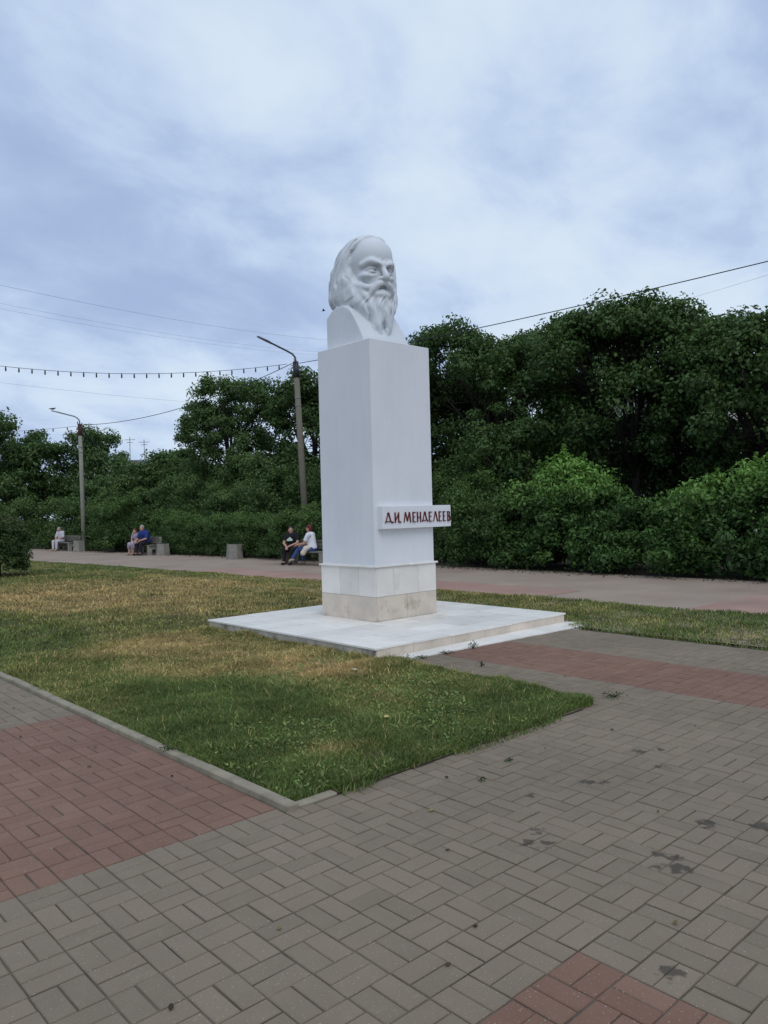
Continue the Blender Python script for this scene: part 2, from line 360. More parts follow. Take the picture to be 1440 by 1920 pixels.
# ---------------------------------------------------------------- the bust
PX, PY = 7.6735, 8.5316            # centre of the pillar
PZ = 4.0926                        # top of the pillar
M_stone = mat('white_painted_stone', (0.68, 0.71, 0.73), rough=0.6, var=0.025, vscale=3.0, bump=0.05, bscale=90, dark=(0.56, 0.59, 0.60), dscale=2.2, dlo=0.52, dhi=0.75, dfac=0.45, streak=0.07)
def make_bust():
    s = SDF((-0.62, -0.62, -0.03), (0.62, 0.80, 1.76), 0.0095)
    T = R(10); ct, st = math.cos(T), math.sin(T); C = (-0.02, 0.07, 1.185)
    def h(x, y, z):      # head-local (front = -y) to bust coordinates
        return (C[0] + x * ct + y * st, C[1] - x * st + y * ct, C[2] + z)
    # note: front (0,-1) -> (-st,-ct): turned a little to the subject's right
    E = lambda c, r, k=0.03, **kw: s.ell(h(*c), r, k, rz=-T, **kw)
    P = lambda pts, rad, k=0.03, **kw: s.spline([h(*p) for p in pts], rad, k, **kw)
    # neck, skull, face
    P([(0, 0.08, -0.35), (0, 0.08, -0.8)], [0.26, 0.30], 0.05)
    E((0, 0.02, 0.09), (0.335, 0.42, 0.375), 0.02)
    E((0, -0.12, 0.13), (0.315, 0.345, 0.325), 0.05)
    E((0, -0.16, -0.17), (0.265, 0.26, 0.36), 0.06)
    for x in (-1, 1):
        P([(x * 0.035, -0.456, -0.036), (x * 0.10, -0.450, -0.010), (x * 0.18, -0.400, 0.018), (x * 0.262, -0.285, -0.022)], [0.034, 0.042, 0.042, 0.032], 0.055)   # brow
        P([(x * 0.022, -0.458, 0.0), (x * 0.05, -0.462, 0.05)], [0.010, 0.004], 0.03)      # frown fold
        E((x * 0.195, -0.275, -0.175), (0.085, 0.10, 0.06), 0.06)                             # cheekbone
        E((x * 0.135, -0.465, -0.088), (0.108, 0.112, 0.062), 0.012, sub=True)                # eye socket
    P([(0, -0.425, -0.02), (0, -0.475, -0.11), (0, -0.525, -0.19), (0, -0.535, -0.222)], [0.034, 0.040, 0.048, 0.050], 0.022)     # nose
    for x in (-1, 1):
        E((x * 0.058, -0.468, -0.235), (0.040, 0.055, 0.034), 0.018)
        E((x * 0.135, -0.335, -0.092), (0.062, 0.062, 0.056), 0.008)                          # eyeball
        P([(x * 0.062, -0.392, -0.090), (x * 0.12, -0.408, -0.066), (x * 0.18, -0.380, -0.070), (x * 0.225, -0.330, -0.100)], 0.013, 0.010)   # upper lid
        P([(x * 0.068, -0.400, -0.110), (x * 0.13, -0.410, -0.130), (x * 0.20, -0.365, -0.118)], 0.010, 0.012)                        # lower lid
        P([(x * 0.07, -0.40, -0.16), (x * 0.15, -0.385, -0.185), (x * 0.22, -0.33, -0.165)], 0.012, 0.03)                            # bag under the eye
        E((x * 0.215, -0.345, -0.30), (0.06, 0.09, 0.075), 0.05, sub=True)                    # hollow cheek
        P([(x * 0.085, -0.455, -0.245), (x * 0.145, -0.40, -0.315)], [0.022, 0.018], 0.025)   # fold beside the nose
    E((0, -0.30, -0.42), (0.20, 0.15, 0.15), 0.05)
    # beard base
    P([(0, -0.27, -0.48), (0, -0.27, -0.72), (0.0, -0.24, -0.98)], [0.19, 0.17, 0.11], 0.05)
    for x in (-1, 1):
        P([(x * 0.285, 0.00, -0.12), (x * 0.285, -0.10, -0.34), (x * 0.245, -0.20, -0.55), (x * 0.15, -0.27, -0.78)], [0.055, 0.105, 0.115, 0.08], 0.04)
        P([(x * 0.315, -0.02, -0.16), (x * 0.285, -0.17, -0.285), (x * 0.22, -0.31, -0.345), (x * 0.15, -0.40, -0.36)], [0.03, 0.055, 0.055, 0.04], 0.03)
        P([(x * 0.24, -0.24, -0.40), (x * 0.20, -0.32, -0.50)], [0.07, 0.07], 0.03)
        # moustache
        P([(x * 0.012, -0.472, -0.292), (x * 0.085, -0.468, -0.318), (x * 0.155, -0.415, -0.395), (x * 0.205, -0.345, -0.50)], [0.036, 0.046, 0.046, 0.026], 0.018)
    E((0, -0.485, -0.375), (0.085, 0.10, 0.026), 0.012, sub=True)                             # mouth
    P([(-0.05, -0.425, -0.402), (0, -0.44, -0.398), (0.05, -0.425, -0.402)], 0.024, 0.012)    # lower lip
    P([(-0.09, -0.415, -0.455), (0.0, -0.435, -0.455), (0.09, -0.415, -0.455)], 0.050, 0.02)  # tuft under the lip
    # beard locks
    for x in (-1, 1):
        P([(x * 0.06, -0.405, -0.50), (x * 0.075, -0.425, -0.62), (x * 0.055, -0.425, -0.76), (x * 0.085, -0.425, -0.92), (x * 0.05, -0.41, -1.06)], [0.050, 0.062, 0.060, 0.050, 0.022], 0.022)
        P([(x * 0.15, -0.345, -0.50), (x * 0.17, -0.375, -0.64), (x * 0.125, -0.39, -0.80), (x * 0.125, -0.385, -0.93), (x * 0.085, -0.375, -1.03)], [0.050, 0.058, 0.054, 0.044, 0.02], 0.022)
        P([(x * 0.225, -0.245, -0.46), (x * 0.245, -0.285, -0.60), (x * 0.20, -0.31, -0.72), (x * 0.19, -0.30, -0.80)], [0.050, 0.060, 0.050, 0.022], 0.022)
        P([(x * 0.275, -0.13, -0.36), (x * 0.295, -0.17, -0.50), (x * 0.285, -0.20, -0.64)], [0.05, 0.06, 0.03], 0.022)
    P([(-0.11, -0.37, -0.86), (-0.05, -0.39, -0.98), (-0.07, -0.36, -1.08)], [0.04, 0.04, 0.015], 0.022)
    P([(0.13, -0.36, -0.86), (0.15, -0.35, -0.95), (0.11, -0.34, -1.02)], [0.04, 0.035, 0.015], 0.022)
    head_d = None
    # hair: a cap that ends in a raised edge over the forehead, falls straight to the nape
    nrm = np.array([0.0, -1.0, -0.42]); nrm /= np.linalg.norm(nrm)
    def hc(o): return (tuple(np.array([nrm[0] * ct + nrm[1] * st, -nrm[0] * st + nrm[1] * ct, nrm[2]])), o + float(np.dot(nrm, [0, 0, 0])) + float(np.dot(np.array([nrm[0] * ct + nrm[1] * st, -nrm[0] * st + nrm[1] * ct, nrm[2]]), C)), 0.035)
    E((0, 0.055, 0.08), (0.405, 0.50, 0.445), 0.012, clip=hc(0.03))
    for x in (-1, 1):
        E((x * 0.31, 0.14, -0.10), (0.115, 0.29, 0.42), 0.03, clip=hc(0.07))
        E((x * 0.27, 0.30, -0.36), (0.175, 0.26, 0.215), 0.04)
        E((x * 0.325, 0.10, -0.38), (0.115, 0.21, 0.185), 0.04)
        E((x * 0.345, 0.03, -0.22), (0.085, 0.15, 0.27), 0.035)
        E((x * 0.27, 0.0, -0.47), (0.13, 0.20, 0.13), 0.04)
    E((0.375, -0.05, -0.10), (0.075, 0.14, 0.36), 0.03)
    E((0.385, -0.03, -0.40), (0.085, 0.16, 0.26), 0.03)
    E((0, 0.36, -0.24), (0.33, 0.20, 0.36), 0.05)
    # separate strands sweeping from the hairline back and down
    for x in (-1, 1):
        for i in range(11):
            t = i / 10
            z0 = 0.42 - 0.50 * t; y0 = -0.20 + 0.20 * t; x0 = 0.24 + 0.13 * min(1, t * 1.6)
            y3 = 0.50 - 0.50 * t; x3 = 0.26 + 0.13 * math.sin(t * 2.6)
            z3 = -0.52 - 0.03 * math.sin(i * 1.7)
            wv = 0.02 * math.sin(i * 2.3)
            P([(x * x0, y0, z0), (x * 0.385, (y0 * 0.6 + y3 * 0.4) + 0.02 + wv, z0 * 0.62 - 0.02), (x * 0.42, (y0 * 0.25 + y3 * 0.75) + wv, z0 * 0.2 - 0.16), (x * (x3 + 0.05), y3 + 0.03, -0.38), (x * x3, y3 - 0.03, z3)],
              [0.004, 0.020, 0.030, 0.034, 0.022], 0.014)
        P([(x * 0.30, -0.16, 0.33), (x * 0.36, -0.06, 0.16), (x * 0.385, -0.01, -0.02), (x * 0.36, -0.02, -0.2)], [0.02, 0.03, 0.03, 0.02], 0.012)
    # raised edge of the hair over the forehead
    ridge = []
    for a in range(-66, 67, 6):
        lo_, hi_ = -1.0, 1.0
        for _ in range(30):
            mid = (lo_ + hi_) / 2; q = math.sqrt(1 - mid * mid)
            p = np.array([0.405 * q * math.sin(R(a)), 0.055 + 0.50 * mid, 0.08 + 0.445 * q * math.cos(R(a))])
            if float(nrm @ p) > 0.035: lo_ = mid
            else: hi_ = mid
        ridge.append(tuple(p * 0.985))
    P(ridge, [0.022 + 0.018 * abs(math.sin(i * 0.55)) for i in range(len(ridge))], 0.018, n=2)
    # chiselled grooves in hair and beard
    X = s.ax[0][:, None, None]; Y = s.ax[1][None, :, None]; Z = s.ax[2][None, None, :]
    yl = (X - C[0]) * st + (Y - C[1]) * ct; xl = (X - C[0]) * ct - (Y - C[1]) * st; zl = Z - C[2]
    hair = np.clip((yl + 0.02 + 0.42 * zl) / 0.06, 0, 1) * np.clip((zl + 0.56) / 0.05, 0, 1) * (np.abs(s.d) < 0.06)
    w = yl * 0.85 + 0.42 * zl + 0.05 * np.sin(7 * zl + 2 * np.sign(xl)) + 0.03 * np.sin(17 * zl + 9 * yl)
    s.d += (0.013 * hair * np.sin(w * 56 + 1.5 * np.sin(w * 23))).astype(np.float32)
    side = np.clip((np.abs(xl) - 0.2) / 0.05, 0, 1) * np.clip((-zl - 0.12) / 0.06, 0, 1) * np.clip((0.0 - yl) / 0.05, 0, 1)
    beard = np.clip((-yl - 0.06 - 0.45 * (zl + 0.3)) / 0.08, 0, 1) * np.clip((-zl - 0.42) / 0.08, 0, 1) * np.clip((zl + 1.1) / 0.1, 0, 1) * np.clip((0.36 - np.abs(xl)) / 0.05, 0, 1)
    beard = np.maximum(beard, side)
    w2 = xl + 0.05 * np.sin(9 * zl + 1.0) + 0.02 * np.sin(23 * zl + 3)
    s.d += (0.007 * beard * np.sin(w2 * 66 + 1.3 * np.sin(w2 * 31))).astype(np.float32)
    # chest and shoulders cut off flat at both sides and at the back
    X = s.ax[0][:, None, None]; Y = s.ax[1][None, :, None]; Z = s.ax[2][None, None, :]
    yy = Y + 0.10 * (1 - (X / 0.46) ** 2)
    poly = [(0.53, -0.2), (0.53, 0.50), (0.42, 0.585), (0.28, 0.635), (0.12, 0.62), (0.0, 0.55), (-0.09, 0.44), (-0.19, 0.28), (-0.29, 0.10), (-0.36, -0.2)]
    dist = np.full(np.broadcast(yy, Z).shape, 9.0, np.float32); inside = np.zeros(dist.shape, bool)
    for (a, b), (c, d_) in zip(poly, poly[1:] + poly[:1]):
        ey, ez = c - a, d_ - b; wy = yy - a; wz = Z - b
        t = np.clip((wy * ey + wz * ez) / (ey * ey + ez * ez), 0, 1)
        dist = np.minimum(dist, np.sqrt((wy - ey * t) ** 2 + (wz - ez * t) ** 2))
        cond = ((b > Z) != (d_ > Z)) & (yy < (c - a) * (Z - b) / (d_ - b if d_ != b else 1e-9) + a)
        inside ^= cond
    e = np.where(inside, -dist, dist); slab = np.abs(X) - 0.455 + 0 * yy + 0 * Z
    kk = 0.012; hh = np.clip(0.5 - 0.5 * (e - slab) / kk, 0, 1); e = e + (slab - e) * hh + kk * hh * (1 - hh)
    e = np.maximum(e, Y - 0.525)
    s._mix((slice(None),) * 3, e.astype(np.float32), 0.012)
    for ax in range(3):
        b_ = s.d.copy(); a_ = np.swapaxes(s.d, 0, ax); c_ = np.swapaxes(b_, 0, ax)
        a_[1:-1] = 0.14 * c_[:-2] + 0.72 * c_[1:-1] + 0.14 * c_[2:]
    bx = np.maximum(s.d, -(Z + 0.012)); s.d[:] = bx
    me = s.mesh('bust')
    return me
# ---------------------------------------------------------------- ground, paths, lawn
def vnoise(x, y, seed=0):
    """smooth value noise on arrays"""
    xi = np.floor(x).astype(np.int64); yi = np.floor(y).astype(np.int64); xf = x - xi; yf = y - yi
    def hsh(a, b):
        h = (a * 374761393 + b * 668265263 + seed * 982451653) & 0xffffffff
        h = ((h ^ (h >> 13)) * 1274126177) & 0xffffffff
        return ((h ^ (h >> 16)) & 0xffff) / 65535.0
    u = xf * xf * (3 - 2 * xf); v = yf * yf * (3 - 2 * yf)
    return (hsh(xi, yi) * (1 - u) + hsh(xi + 1, yi) * u) * (1 - v) + (hsh(xi, yi + 1) * (1 - u) + hsh(xi + 1, yi + 1) * u) * v
def fbm(x, y, seed=0, o=4):
    return sum(vnoise(x * 2 ** i, y * 2 ** i, seed + i) * 0.5 ** i for i in range(o)) / sum(0.5 ** i for i in range(o))

ground = MB().add([(-500, -500, -0.03), (700, -500, -0.03), (700, 700, -0.03), (-500, 700, -0.03)], [(0, 1, 2, 3)]).build('ground', M_litter)
tag(ground, 'brown soil and leaf litter under the bushes and trees', 'ground', kind='structure')
path = MB().add([(9.2, -14, -0.004), (16.75, -14, -0.004), (16.75, 24, -0.004), (15.9, 30, -0.004), (15.2, 44, -0.004), (15.0, 75, -0.004), (-6.0, 75, -0.004), (2.0, 26, -0.004), (9.2, 26, -0.004)], [tuple(range(9))]).build('path', M_path)
tag(path, 'pale grey paved walk along the hedge with benches beside it', 'path', kind='structure')
# red paving fields in the far walk
for x0, x1, y0, y1 in ((11.2, 13.15, 8.6, 12.6), (11.2, 14.3, -6.0, 5.75), (11.2, 12.9, 13.6, 21.0)):
    MB().add([(x0, y0, 0.0), (x1, y0, 0.0), (x1, y1, 0.0), (x0, y1, 0.0)], [(0, 1, 2, 3)]).build('red_paving_field', M_path_red, path)

# plaza: joint bed plus single pavers in basket weave
plaza = MB().add([(-14, -14, -0.006), (8.98, -14, -0.006), (8.98, 6.44, -0.006), (-14, 6.44, -0.006)], [(0, 1, 2, 3)]).build('plaza_pavement', M_joint)
MB().add([(-14, 6.4405, -0.006), (2.5, 6.4405, -0.006), (2.5, 26, -0.006), (-14, 26, -0.006)], [(0, 1, 2, 3)]).build('joint_bed', M_joint, plaza)
tag(plaza, 'block pavement of grey and red concrete pavers in basket weave', 'pavement', kind='structure')
KX, GY, LX = 2.475, 3.585, 5.38     # kerb outer face, lawn front kerb outer face, right edge of the lawn corner
def is_red(x, y):
    if x < 2.47 and 3.67 < y < 6.67: return True
    if x < 2.47 and y < 1.67 and x > -1.2: return True
    return 6.47 < x < 7.77 and y < 6.27
pav = []
fwx, fwy = FW.x, FW.y; rx_, ry_ = RT.x, RT.y
for i in range(-20, 45):
    for j in range(-10, 75):
        bx, by = 0.07 + 0.2 * i, 0.07 + 0.2 * j
        cx, cy = bx + 0.1, by + 0.1
        dep = cx * fwx + cy * fwy; lat = cx * rx_ + cy * ry_
        if dep < 1.2 or dep > 11.5 or abs(lat) > 0.52 * dep + 1.0: continue
        along_x = (i + j) % 2 == 0
        for k in (0, 1):
            x, y, hx, hy = (cx, by + 0.05 + 0.1 * k, 0.1, 0.05) if along_x else (bx + 0.05 + 0.1 * k, cy, 0.05, 0.1)
            x0, x1, y0, y1 = x - hx, x + hx, y - hy, y + hy
            # clip against kerbs and lawn edges
            if y > GY + 0.0 and x < 4.2:
                if x0 >= KX: continue
                x1 = min(x1, KX)
            elif y1 > GY and x0 < LX and x1 > KX:
                if y0 >= GY and x1 <= LX: continue
                if y0 >= GY: x0 = max(x0, LX)
                else: y1 = min(y1, GY)
            if x1 > 8.97: x1 = 8.97
            if y1 > 6.25 and x > 3: y1 = 6.25
            if x1 - x0 < 0.013 or y1 - y0 < 0.013: continue
            dd = math.hypot(x, y)
            pav.append((dd, (x0 + x1) / 2, (y0 + y1) / 2, x1 - x0, y1 - y0, is_red(cx, cy)))
pav.sort()
def paver_geo(lx, ly, g=0.0034, ch=0.004, hgt=0.05):
    a, b = lx / 2 - g, ly / 2 - g
    vs_ = [(-a, -b, -hgt), (a, -b, -hgt), (a, b, -hgt), (-a, b, -hgt), (-a, -b, -ch * 0.9), (a, -b, -ch * 0.9), (a, b, -ch * 0.9), (-a, b, -ch * 0.9),
           (-a + ch, -b + ch, 0), (a - ch, -b + ch, 0), (a - ch, b - ch, 0), (-a + ch, b - ch, 0)]
    fs_ = [(8, 9, 10, 11)] + [(o + i, o + (i + 1) % 4, o + 4 + (i + 1) % 4, o + 4 + i) for o in (0, 4) for i in range(4)]
    return vs_, fs_
_pm = {}
def jit(dd):
    return Matrix.Translation((0, 0, 0)) @ Matrix.Rotation(random.gauss(0, 0.005), 4, 'Z') @ Matrix.Rotation(random.gauss(0, 0.006), 4, 'X') @ Matrix.Rotation(random.gauss(0, 0.006), 4, 'Y')
def in_view(x, y):
    dep = x * fwx + y * fwy; lat = x * rx_ + y * ry_
    return dep > 2.42 and abs(lat) < 0.51 * dep
single = 0; rest = {False: MB(), True: MB()}
for dd, x, y, lx, ly, red in pav:
    Mx = Matrix.Translation((x + random.gauss(0, 0.0012), y + random.gauss(0, 0.0012), -0.0004 + random.gauss(0, 0.0009))) @ jit(dd)
    if single < 296 and in_view(x, y):
        key = (round(lx, 3), round(ly, 3), red)
        if key not in _pm:
            vs_, fs_ = paver_geo(lx, ly); me = bpy.data.meshes.new('paver'); me.from_pydata(vs_, [], fs_); me.update()
            me.materials.append(M_pav_red if red else M_pav_grey); _pm[key] = me
        o = link('paver', _pm[key], None, plaza); o.matrix_local = Mx; single += 1
    else:
        vs_, fs_ = paver_geo(lx, ly); rest[red].add([Mx @ Vector(p) for p in vs_], fs_)
for red in (False, True):
    o = rest[red].build('paver_field', M_pav_red if red else M_pav_grey, plaza); o['kind'] = 'stuff'
# the same pavers where they are too far to tell apart
# (outside the frame the joint bed is covered by a plain sheet just below paver level)
for x0, x1, y0, y1 in ((-14, 2.4, 11.0, 26),):
    MB().add([(x0, y0, -0.001), (x1, y0, -0.001), (x1, y1, -0.001), (x0, y1, -0.001)], [(0, 1, 2, 3)]).build('far_paving', M_path, plaza)

kerb = empty('kerb', (0, 0, 0)); tag(kerb, 'narrow concrete kerb between the paving and the lawn', 'kerb', kind='structure')
def kerb_stone(x0, x1, y0, y1, z):
    M = Matrix.Translation(((x0 + x1) / 2, (y0 + y1) / 2, z + random.gauss(0, 0.003))) @ Matrix.Rotation(random.gauss(0, 0.006), 4, 'Z')
    hx, hy = (x1 - x0) / 2, (y1 - y0) / 2
    MB().box(-hx, hx, -hy, hy, -0.2, 0, M).build('kerb_stone', M_kerb, kerb, bevel=0.008)
yk = GY - 0.02
while yk < 26:
    kerb_stone(KX + 0.004, KX + 0.080, yk + 0.003, yk + 0.997, 0.032); yk += 1.0
xk = KX + 0.086
while xk < 2.9:
    x2 = xk + 0.30; kerb_stone(xk + 0.003, x2 - 0.003, GY + 0.004, GY + 0.076, 0.012); xk += 1.0

# lawn surface
def xedge(y): return np.interp(y, [-10, 10, 15, 26, 33], [11.8, 11.7, 11.45, 11.05, 10.4])
def ledge_x(y): return np.interp(y, [3.4, 3.58, 4.0, 4.6, 5.2, 6.5], [5.50, 5.60, 5.72, 5.82, 5.85, 5.86])
def in_lawn(x, y, m=0.0):
    a = (x > KX + 0.075 + m) & (x < ledge_x(y) + 0.08 - 0.18 * vnoise(y * 4, x * 0, 5) - m) & (y > GY + np.where(x < 2.86, 0.075, 0.035 - 0.13 * vnoise(x * 4, x * 0, 9)) + m) & (y <= 6.5)
    b = (x > KX + 0.075 + m) & (x < xedge(y) - m) & (y > 6.45) & (y < 33)
    c_ = (x > 8.98 + m) & (x < xedge(y) - m) & (y > -8) & (y <= 6.5)
    plat = (x > 5.70 - m) & (x < 9.41 + m) & (y > 6.22 - m) & (y < 10.14 + m)
    return (a | b | c_) & ~plat
def lawn_z(x, y):
    e = np.minimum(np.clip((x - KX - 0.07) / 0.5, 0, 1), np.clip((xedge(y) - x) / 0.5, 0, 1))
    e = np.minimum(e, np.where(y <= 6.5, np.where(x < 7, np.minimum(np.clip((ledge_x(y) - x) / 0.35, 0, 1), np.clip((y - GY) / 0.4, 0, 1)), np.clip((x - 8.98) / 0.3, 0, 1)), 1))
    return 0.004 + e * (0.004 + 0.022 * fbm(x * 1.3, y * 1.3, 3))
def lawn_patch(x0, x1, y0, y1, st, fn=None):
    xs = np.arange(int((x1 - x0) / st) + 1) / int((x1 - x0) / st); ys = np.linspace(y0, y1, int((y1 - y0) / st) + 1)
    V = []; nx = len(xs)
    for y in ys:
        xr = fn(y) if fn else x1
        xx = x0 + xs * (xr - x0); V.append(np.stack([xx, np.full(nx, y), lawn_z(xx, np.full(nx, y))], 1))
    V = np.concatenate(V); I = np.arange(len(ys) * nx).reshape(len(ys), nx)
    F = np.stack([I[:-1, :-1], I[:-1, 1:], I[1:, 1:], I[1:, :-1]], -1).reshape(-1, 4); return V, F
parts_ = [lawn_patch(KX + 0.078, 5.8, GY + 0.006, 6.45, 0.15, lambda y: float(ledge_x(y))), lawn_patch(KX + 0.078, 0, 6.45, 33, 0.3, lambda y: float(xedge(y))), lawn_patch(8.985, 0, -8, 6.45, 0.3, lambda y: float(xedge(y)))]
V = []; F = []; off = 0
for v_, f_ in parts_: V.append(v_); F.append(f_ + off); off += len(v_)
lawn = link('lawn', mesh_np('lawn', np.concatenate(V), np.concatenate(F), True), M_soil)
tag(lawn, 'trodden soil of the lawn round the monument', 'lawn', kind='structure')

# grass blades
def dryness(x, y):
    y0_ = y; y = y + 2.4 * (fbm(x * 0.9 + 5, y * 0.9, 83) - 0.5)
    v = 0.85 * fbm(x * 0.55 + 3, y * 0.55, 11) + 0.35 * fbm(x * 2.2, y * 2.2, 17) - 0.37
    v = v + (0.40 * np.exp(-((y - 17.2) / 3.4) ** 2) + 0.12 * np.exp(-((y - 11.0) / 3.0) ** 2)) * np.clip((x - 2.8) / 2, 0, 1) * (x < 10)
    v = v - 0.34 * np.clip((7.0 - y) / 1.5, 0, 1) - 0.14 * np.clip((4.6 - x) / 1.6, 0, 1) - 0.15 * np.clip((y - 21) / 3, 0, 1)
    y = y0_
    for (a, b, r, s_) in ((4.95, 6.35, 0.45, 0.85), (4.6, 6.9, 0.5, 0.35), (4.4, 9.2, 0.9, 0.4), (3.3, 4.25, 0.22, 0.45), (4.3, 5.0, 0.5, 0.2), (9.8, 4.0, 0.5, 0.3), (10.2, 5.0, 0.6, 0.25)):
        v = v + s_ * np.exp(-((x - a) ** 2 + (y - b) ** 2) / r ** 2)
    return v
def make_grass():
    n = 2600000
    # more candidates close to the camera
    x = rng.uniform(2.4, 12, n); y = rng.uniform(-4, 33, n)
    near = rng.random(n) < 0.42; x[near] = rng.uniform(2.5, 6.6, near.sum()); y[near] = rng.uniform(3.6, 10, near.sum())
    dep = x * fwx + y * fwy; lat = x * rx_ + y * ry_; d = np.hypot(x, y)
    keep = in_lawn(x, y, 0.0) & (dep > 2) & (np.abs(lat) < 0.53 * dep + 1.2)
    p = np.clip((7.0 / np.maximum(d, 0.1)) ** 1.25, 0, 1)
    bare = np.exp(-((x - 3.45) ** 2 + (y - 3.95) ** 2) / 0.05) + np.exp(-((x - 2.75) ** 2 + (y - 3.8) ** 2) / 0.03)
    p = p * np.clip(0.25 + 1.6 * fbm(x * 2.6, y * 2.6, 23), 0, 1) * (1 - 0.85 * np.clip(bare, 0, 1))
    keep &= rng.random(n) < p
    x, y, d = x[keep], y[keep], d[keep]; m = len(x)
    dry = dryness(x, y); tall = fbm(x * 1.8 + 9, y * 1.8, 31)
    edge = 0.9 * np.exp(-np.abs(x - 5.6) / 0.12) * ((y > 6.4) & (y < 9.2)) * (fbm(x * 3, y * 3, 77) > 0.5) + np.exp(-np.abs(y - 5.95) / 0.25) * ((x > 5.2) & (x < 5.9))
    edge = edge + 0.9 * np.exp(-np.abs(x - ledge_x(y) + 0.1) / 0.15) * (y < 6.2) * (x < 6.2) + 0.6 * np.exp(-np.abs(y - GY - 0.12) / 0.12) * (x > 3.5) * (x < 6)
    h = (0.010 + 0.062 * tall ** 1.7 + 0.045 * np.clip(edge, 0, 1) * fbm(x * 5, y * 5, 71)) * rng.uniform(0.6, 1.5, m) * (1 + 0.25 * np.clip(dry, 0, 1))
    stalk = rng.random(m) < 0.02 + 0.05 * np.clip(dry, 0, 1); h[stalk] *= 1.5
    w = 0.0027 * rng.uniform(0.7, 1.5, m) * np.clip(d / 6.5, 1, 3.0)
    a = rng.uniform(0, 2 * np.pi, m); lean = rng.uniform(0.15, 1.0, m) * h; la = rng.uniform(0, 2 * np.pi, m)
    z = lawn_z(x, y) - 0.004
    B = np.stack([x, y, z], 1); wx = np.stack([np.cos(a) * w, np.sin(a) * w, 0 * w], 1)
    L_ = np.stack([np.cos(la) * lean, np.sin(la) * lean, 0 * w], 1); U = np.stack([0 * h, 0 * h, h], 1)
    mid = B + U * 0.6 + L_ * 0.35; tip = B + U * 0.95 + L_
    V = np.stack([B - wx, B + wx, mid + wx * 0.8, mid - wx * 0.8, tip + wx * 0.15, tip - wx * 0.15], 1).reshape(-1, 3)
    I = np.arange(m)[:, None] * 6
    F = np.concatenate([I + [0, 1, 2, 3], I + [3, 2, 4, 5]], 0)
    t = np.clip(dry + rng.normal(0, 0.16, m), 0, 1); t[stalk] = np.clip(t[stalk] + 0.4, 0, 1)
    tint = np.repeat(t, 6); val = np.repeat(rng.uniform(0.6, 1.35, m) * (0.55 + 0.9 * fbm(x * 3.1, y * 3.1, 61)), 6)
    # broad-leaved weeds lying in the grass
    q = 9000; wx_ = rng.uniform(2.6, 5.85, q); wy_ = rng.uniform(3.65, 7.5, q)
    k = in_lawn(wx_, wy_) & (fbm(wx_ * 1.5 + 40, wy_ * 1.5, 47) + 0.10 * (wx_ > 4.0) - 0.06 * (wy_ - 4.5) > 0.50); wx_, wy_ = wx_[k], wy_[k]; q = len(wx_)
    s_ = rng.uniform(0.008, 0.024, q); a = rng.uniform(0, 2 * np.pi, q); tl = rng.uniform(-0.3, 0.9, q)
    zc = lawn_z(wx_, wy_) + rng.uniform(0.008, 0.04, q)
    C_ = np.stack([wx_, wy_, zc], 1); t_ = np.stack([np.cos(a), np.sin(a), tl], 1) * s_[:, None]; b_ = np.stack([-np.sin(a), np.cos(a), 0.25 * np.sin(3 * a)], 1) * (s_ * 0.5)[:, None]
    W = np.stack([C_ - t_, C_ + b_, C_ + t_, C_ - b_], 1).reshape(-1, 3)
    F = np.concatenate([F, len(V) + np.arange(q)[:, None] * 4 + [0, 1, 2, 3]]); V = np.concatenate([V, W])
    tint = np.concatenate([tint, np.full(4 * q, 0.02)]); val = np.concatenate([val, np.repeat(rng.uniform(0.8, 1.5, q), 4)])
    me = mesh_np('grass', V, F); attr(me, 'tint', tint); attr(me, 'val', val)
    mt = bpy.data.materials.new('grass_blade'); mt.use_nodes = True; nt = mt.node_tree; N = nt.nodes; L = nt.links; b = N['Principled BSDF']
    at_ = N.new('ShaderNodeAttribute'); at_.attribute_name = 'tint'; av = N.new('ShaderNodeAttribute'); av.attribute_name = 'val'
    r = N.new('ShaderNodeValToRGB'); e = r.color_ramp.elements; e[0].position = 0.0; e[0].color = (0.120, 0.176, 0.045, 1); e[1].position = 0.85; e[1].color = (0.54, 0.385, 0.165, 1)
    e2 = e.new(0.32); e2.color = (0.220, 0.232, 0.068, 1); e3 = e.new(0.55); e3.color = (0.385, 0.310, 0.128, 1)
    L.new(at_.outputs['Fac'], r.inputs[0]); x_ = N.new('ShaderNodeVectorMath'); x_.operation = 'SCALE'; L.new(r.outputs[0], x_.inputs[0]); L.new(av.outputs['Fac'], x_.inputs['Scale'])
    L.new(x_.outputs[0], b.inputs['Base Color']); b.inputs['Roughness'].default_value = 0.6; b.inputs['Specular IOR Level'].default_value = 0.2
    o = link('grass', me, mt); tag(o, 'short patchy grass with straw coloured dry spots and weeds', 'grass', kind='stuff')
make_grass()
# ---------------------------------------------------------------- monument
HP = 0.14
AX0, AX1, AY0, AY1 = 5.6947, 9.4174, 6.4241, 10.1481
platform = empty('platform', ((AX0 + AX1) / 2, (AY0 + AY1) / 2, 0))
tag(platform, 'low square platform of white marble slabs on the lawn under the pillar', 'platform')
def pl(mb, name, m, bevel=0.0, parent=platform):
    o = mb.build(name, m, None, bevel=bevel); o.parent = parent; o.matrix_parent_inverse = parent.matrix_basis.inverted(); return o
pl(MB().box(AX0 + 0.035, AX1 - 0.035, AY0 + 0.035, AY1 - 0.035, -0.1, HP - 0.026), 'core', M_mortar)
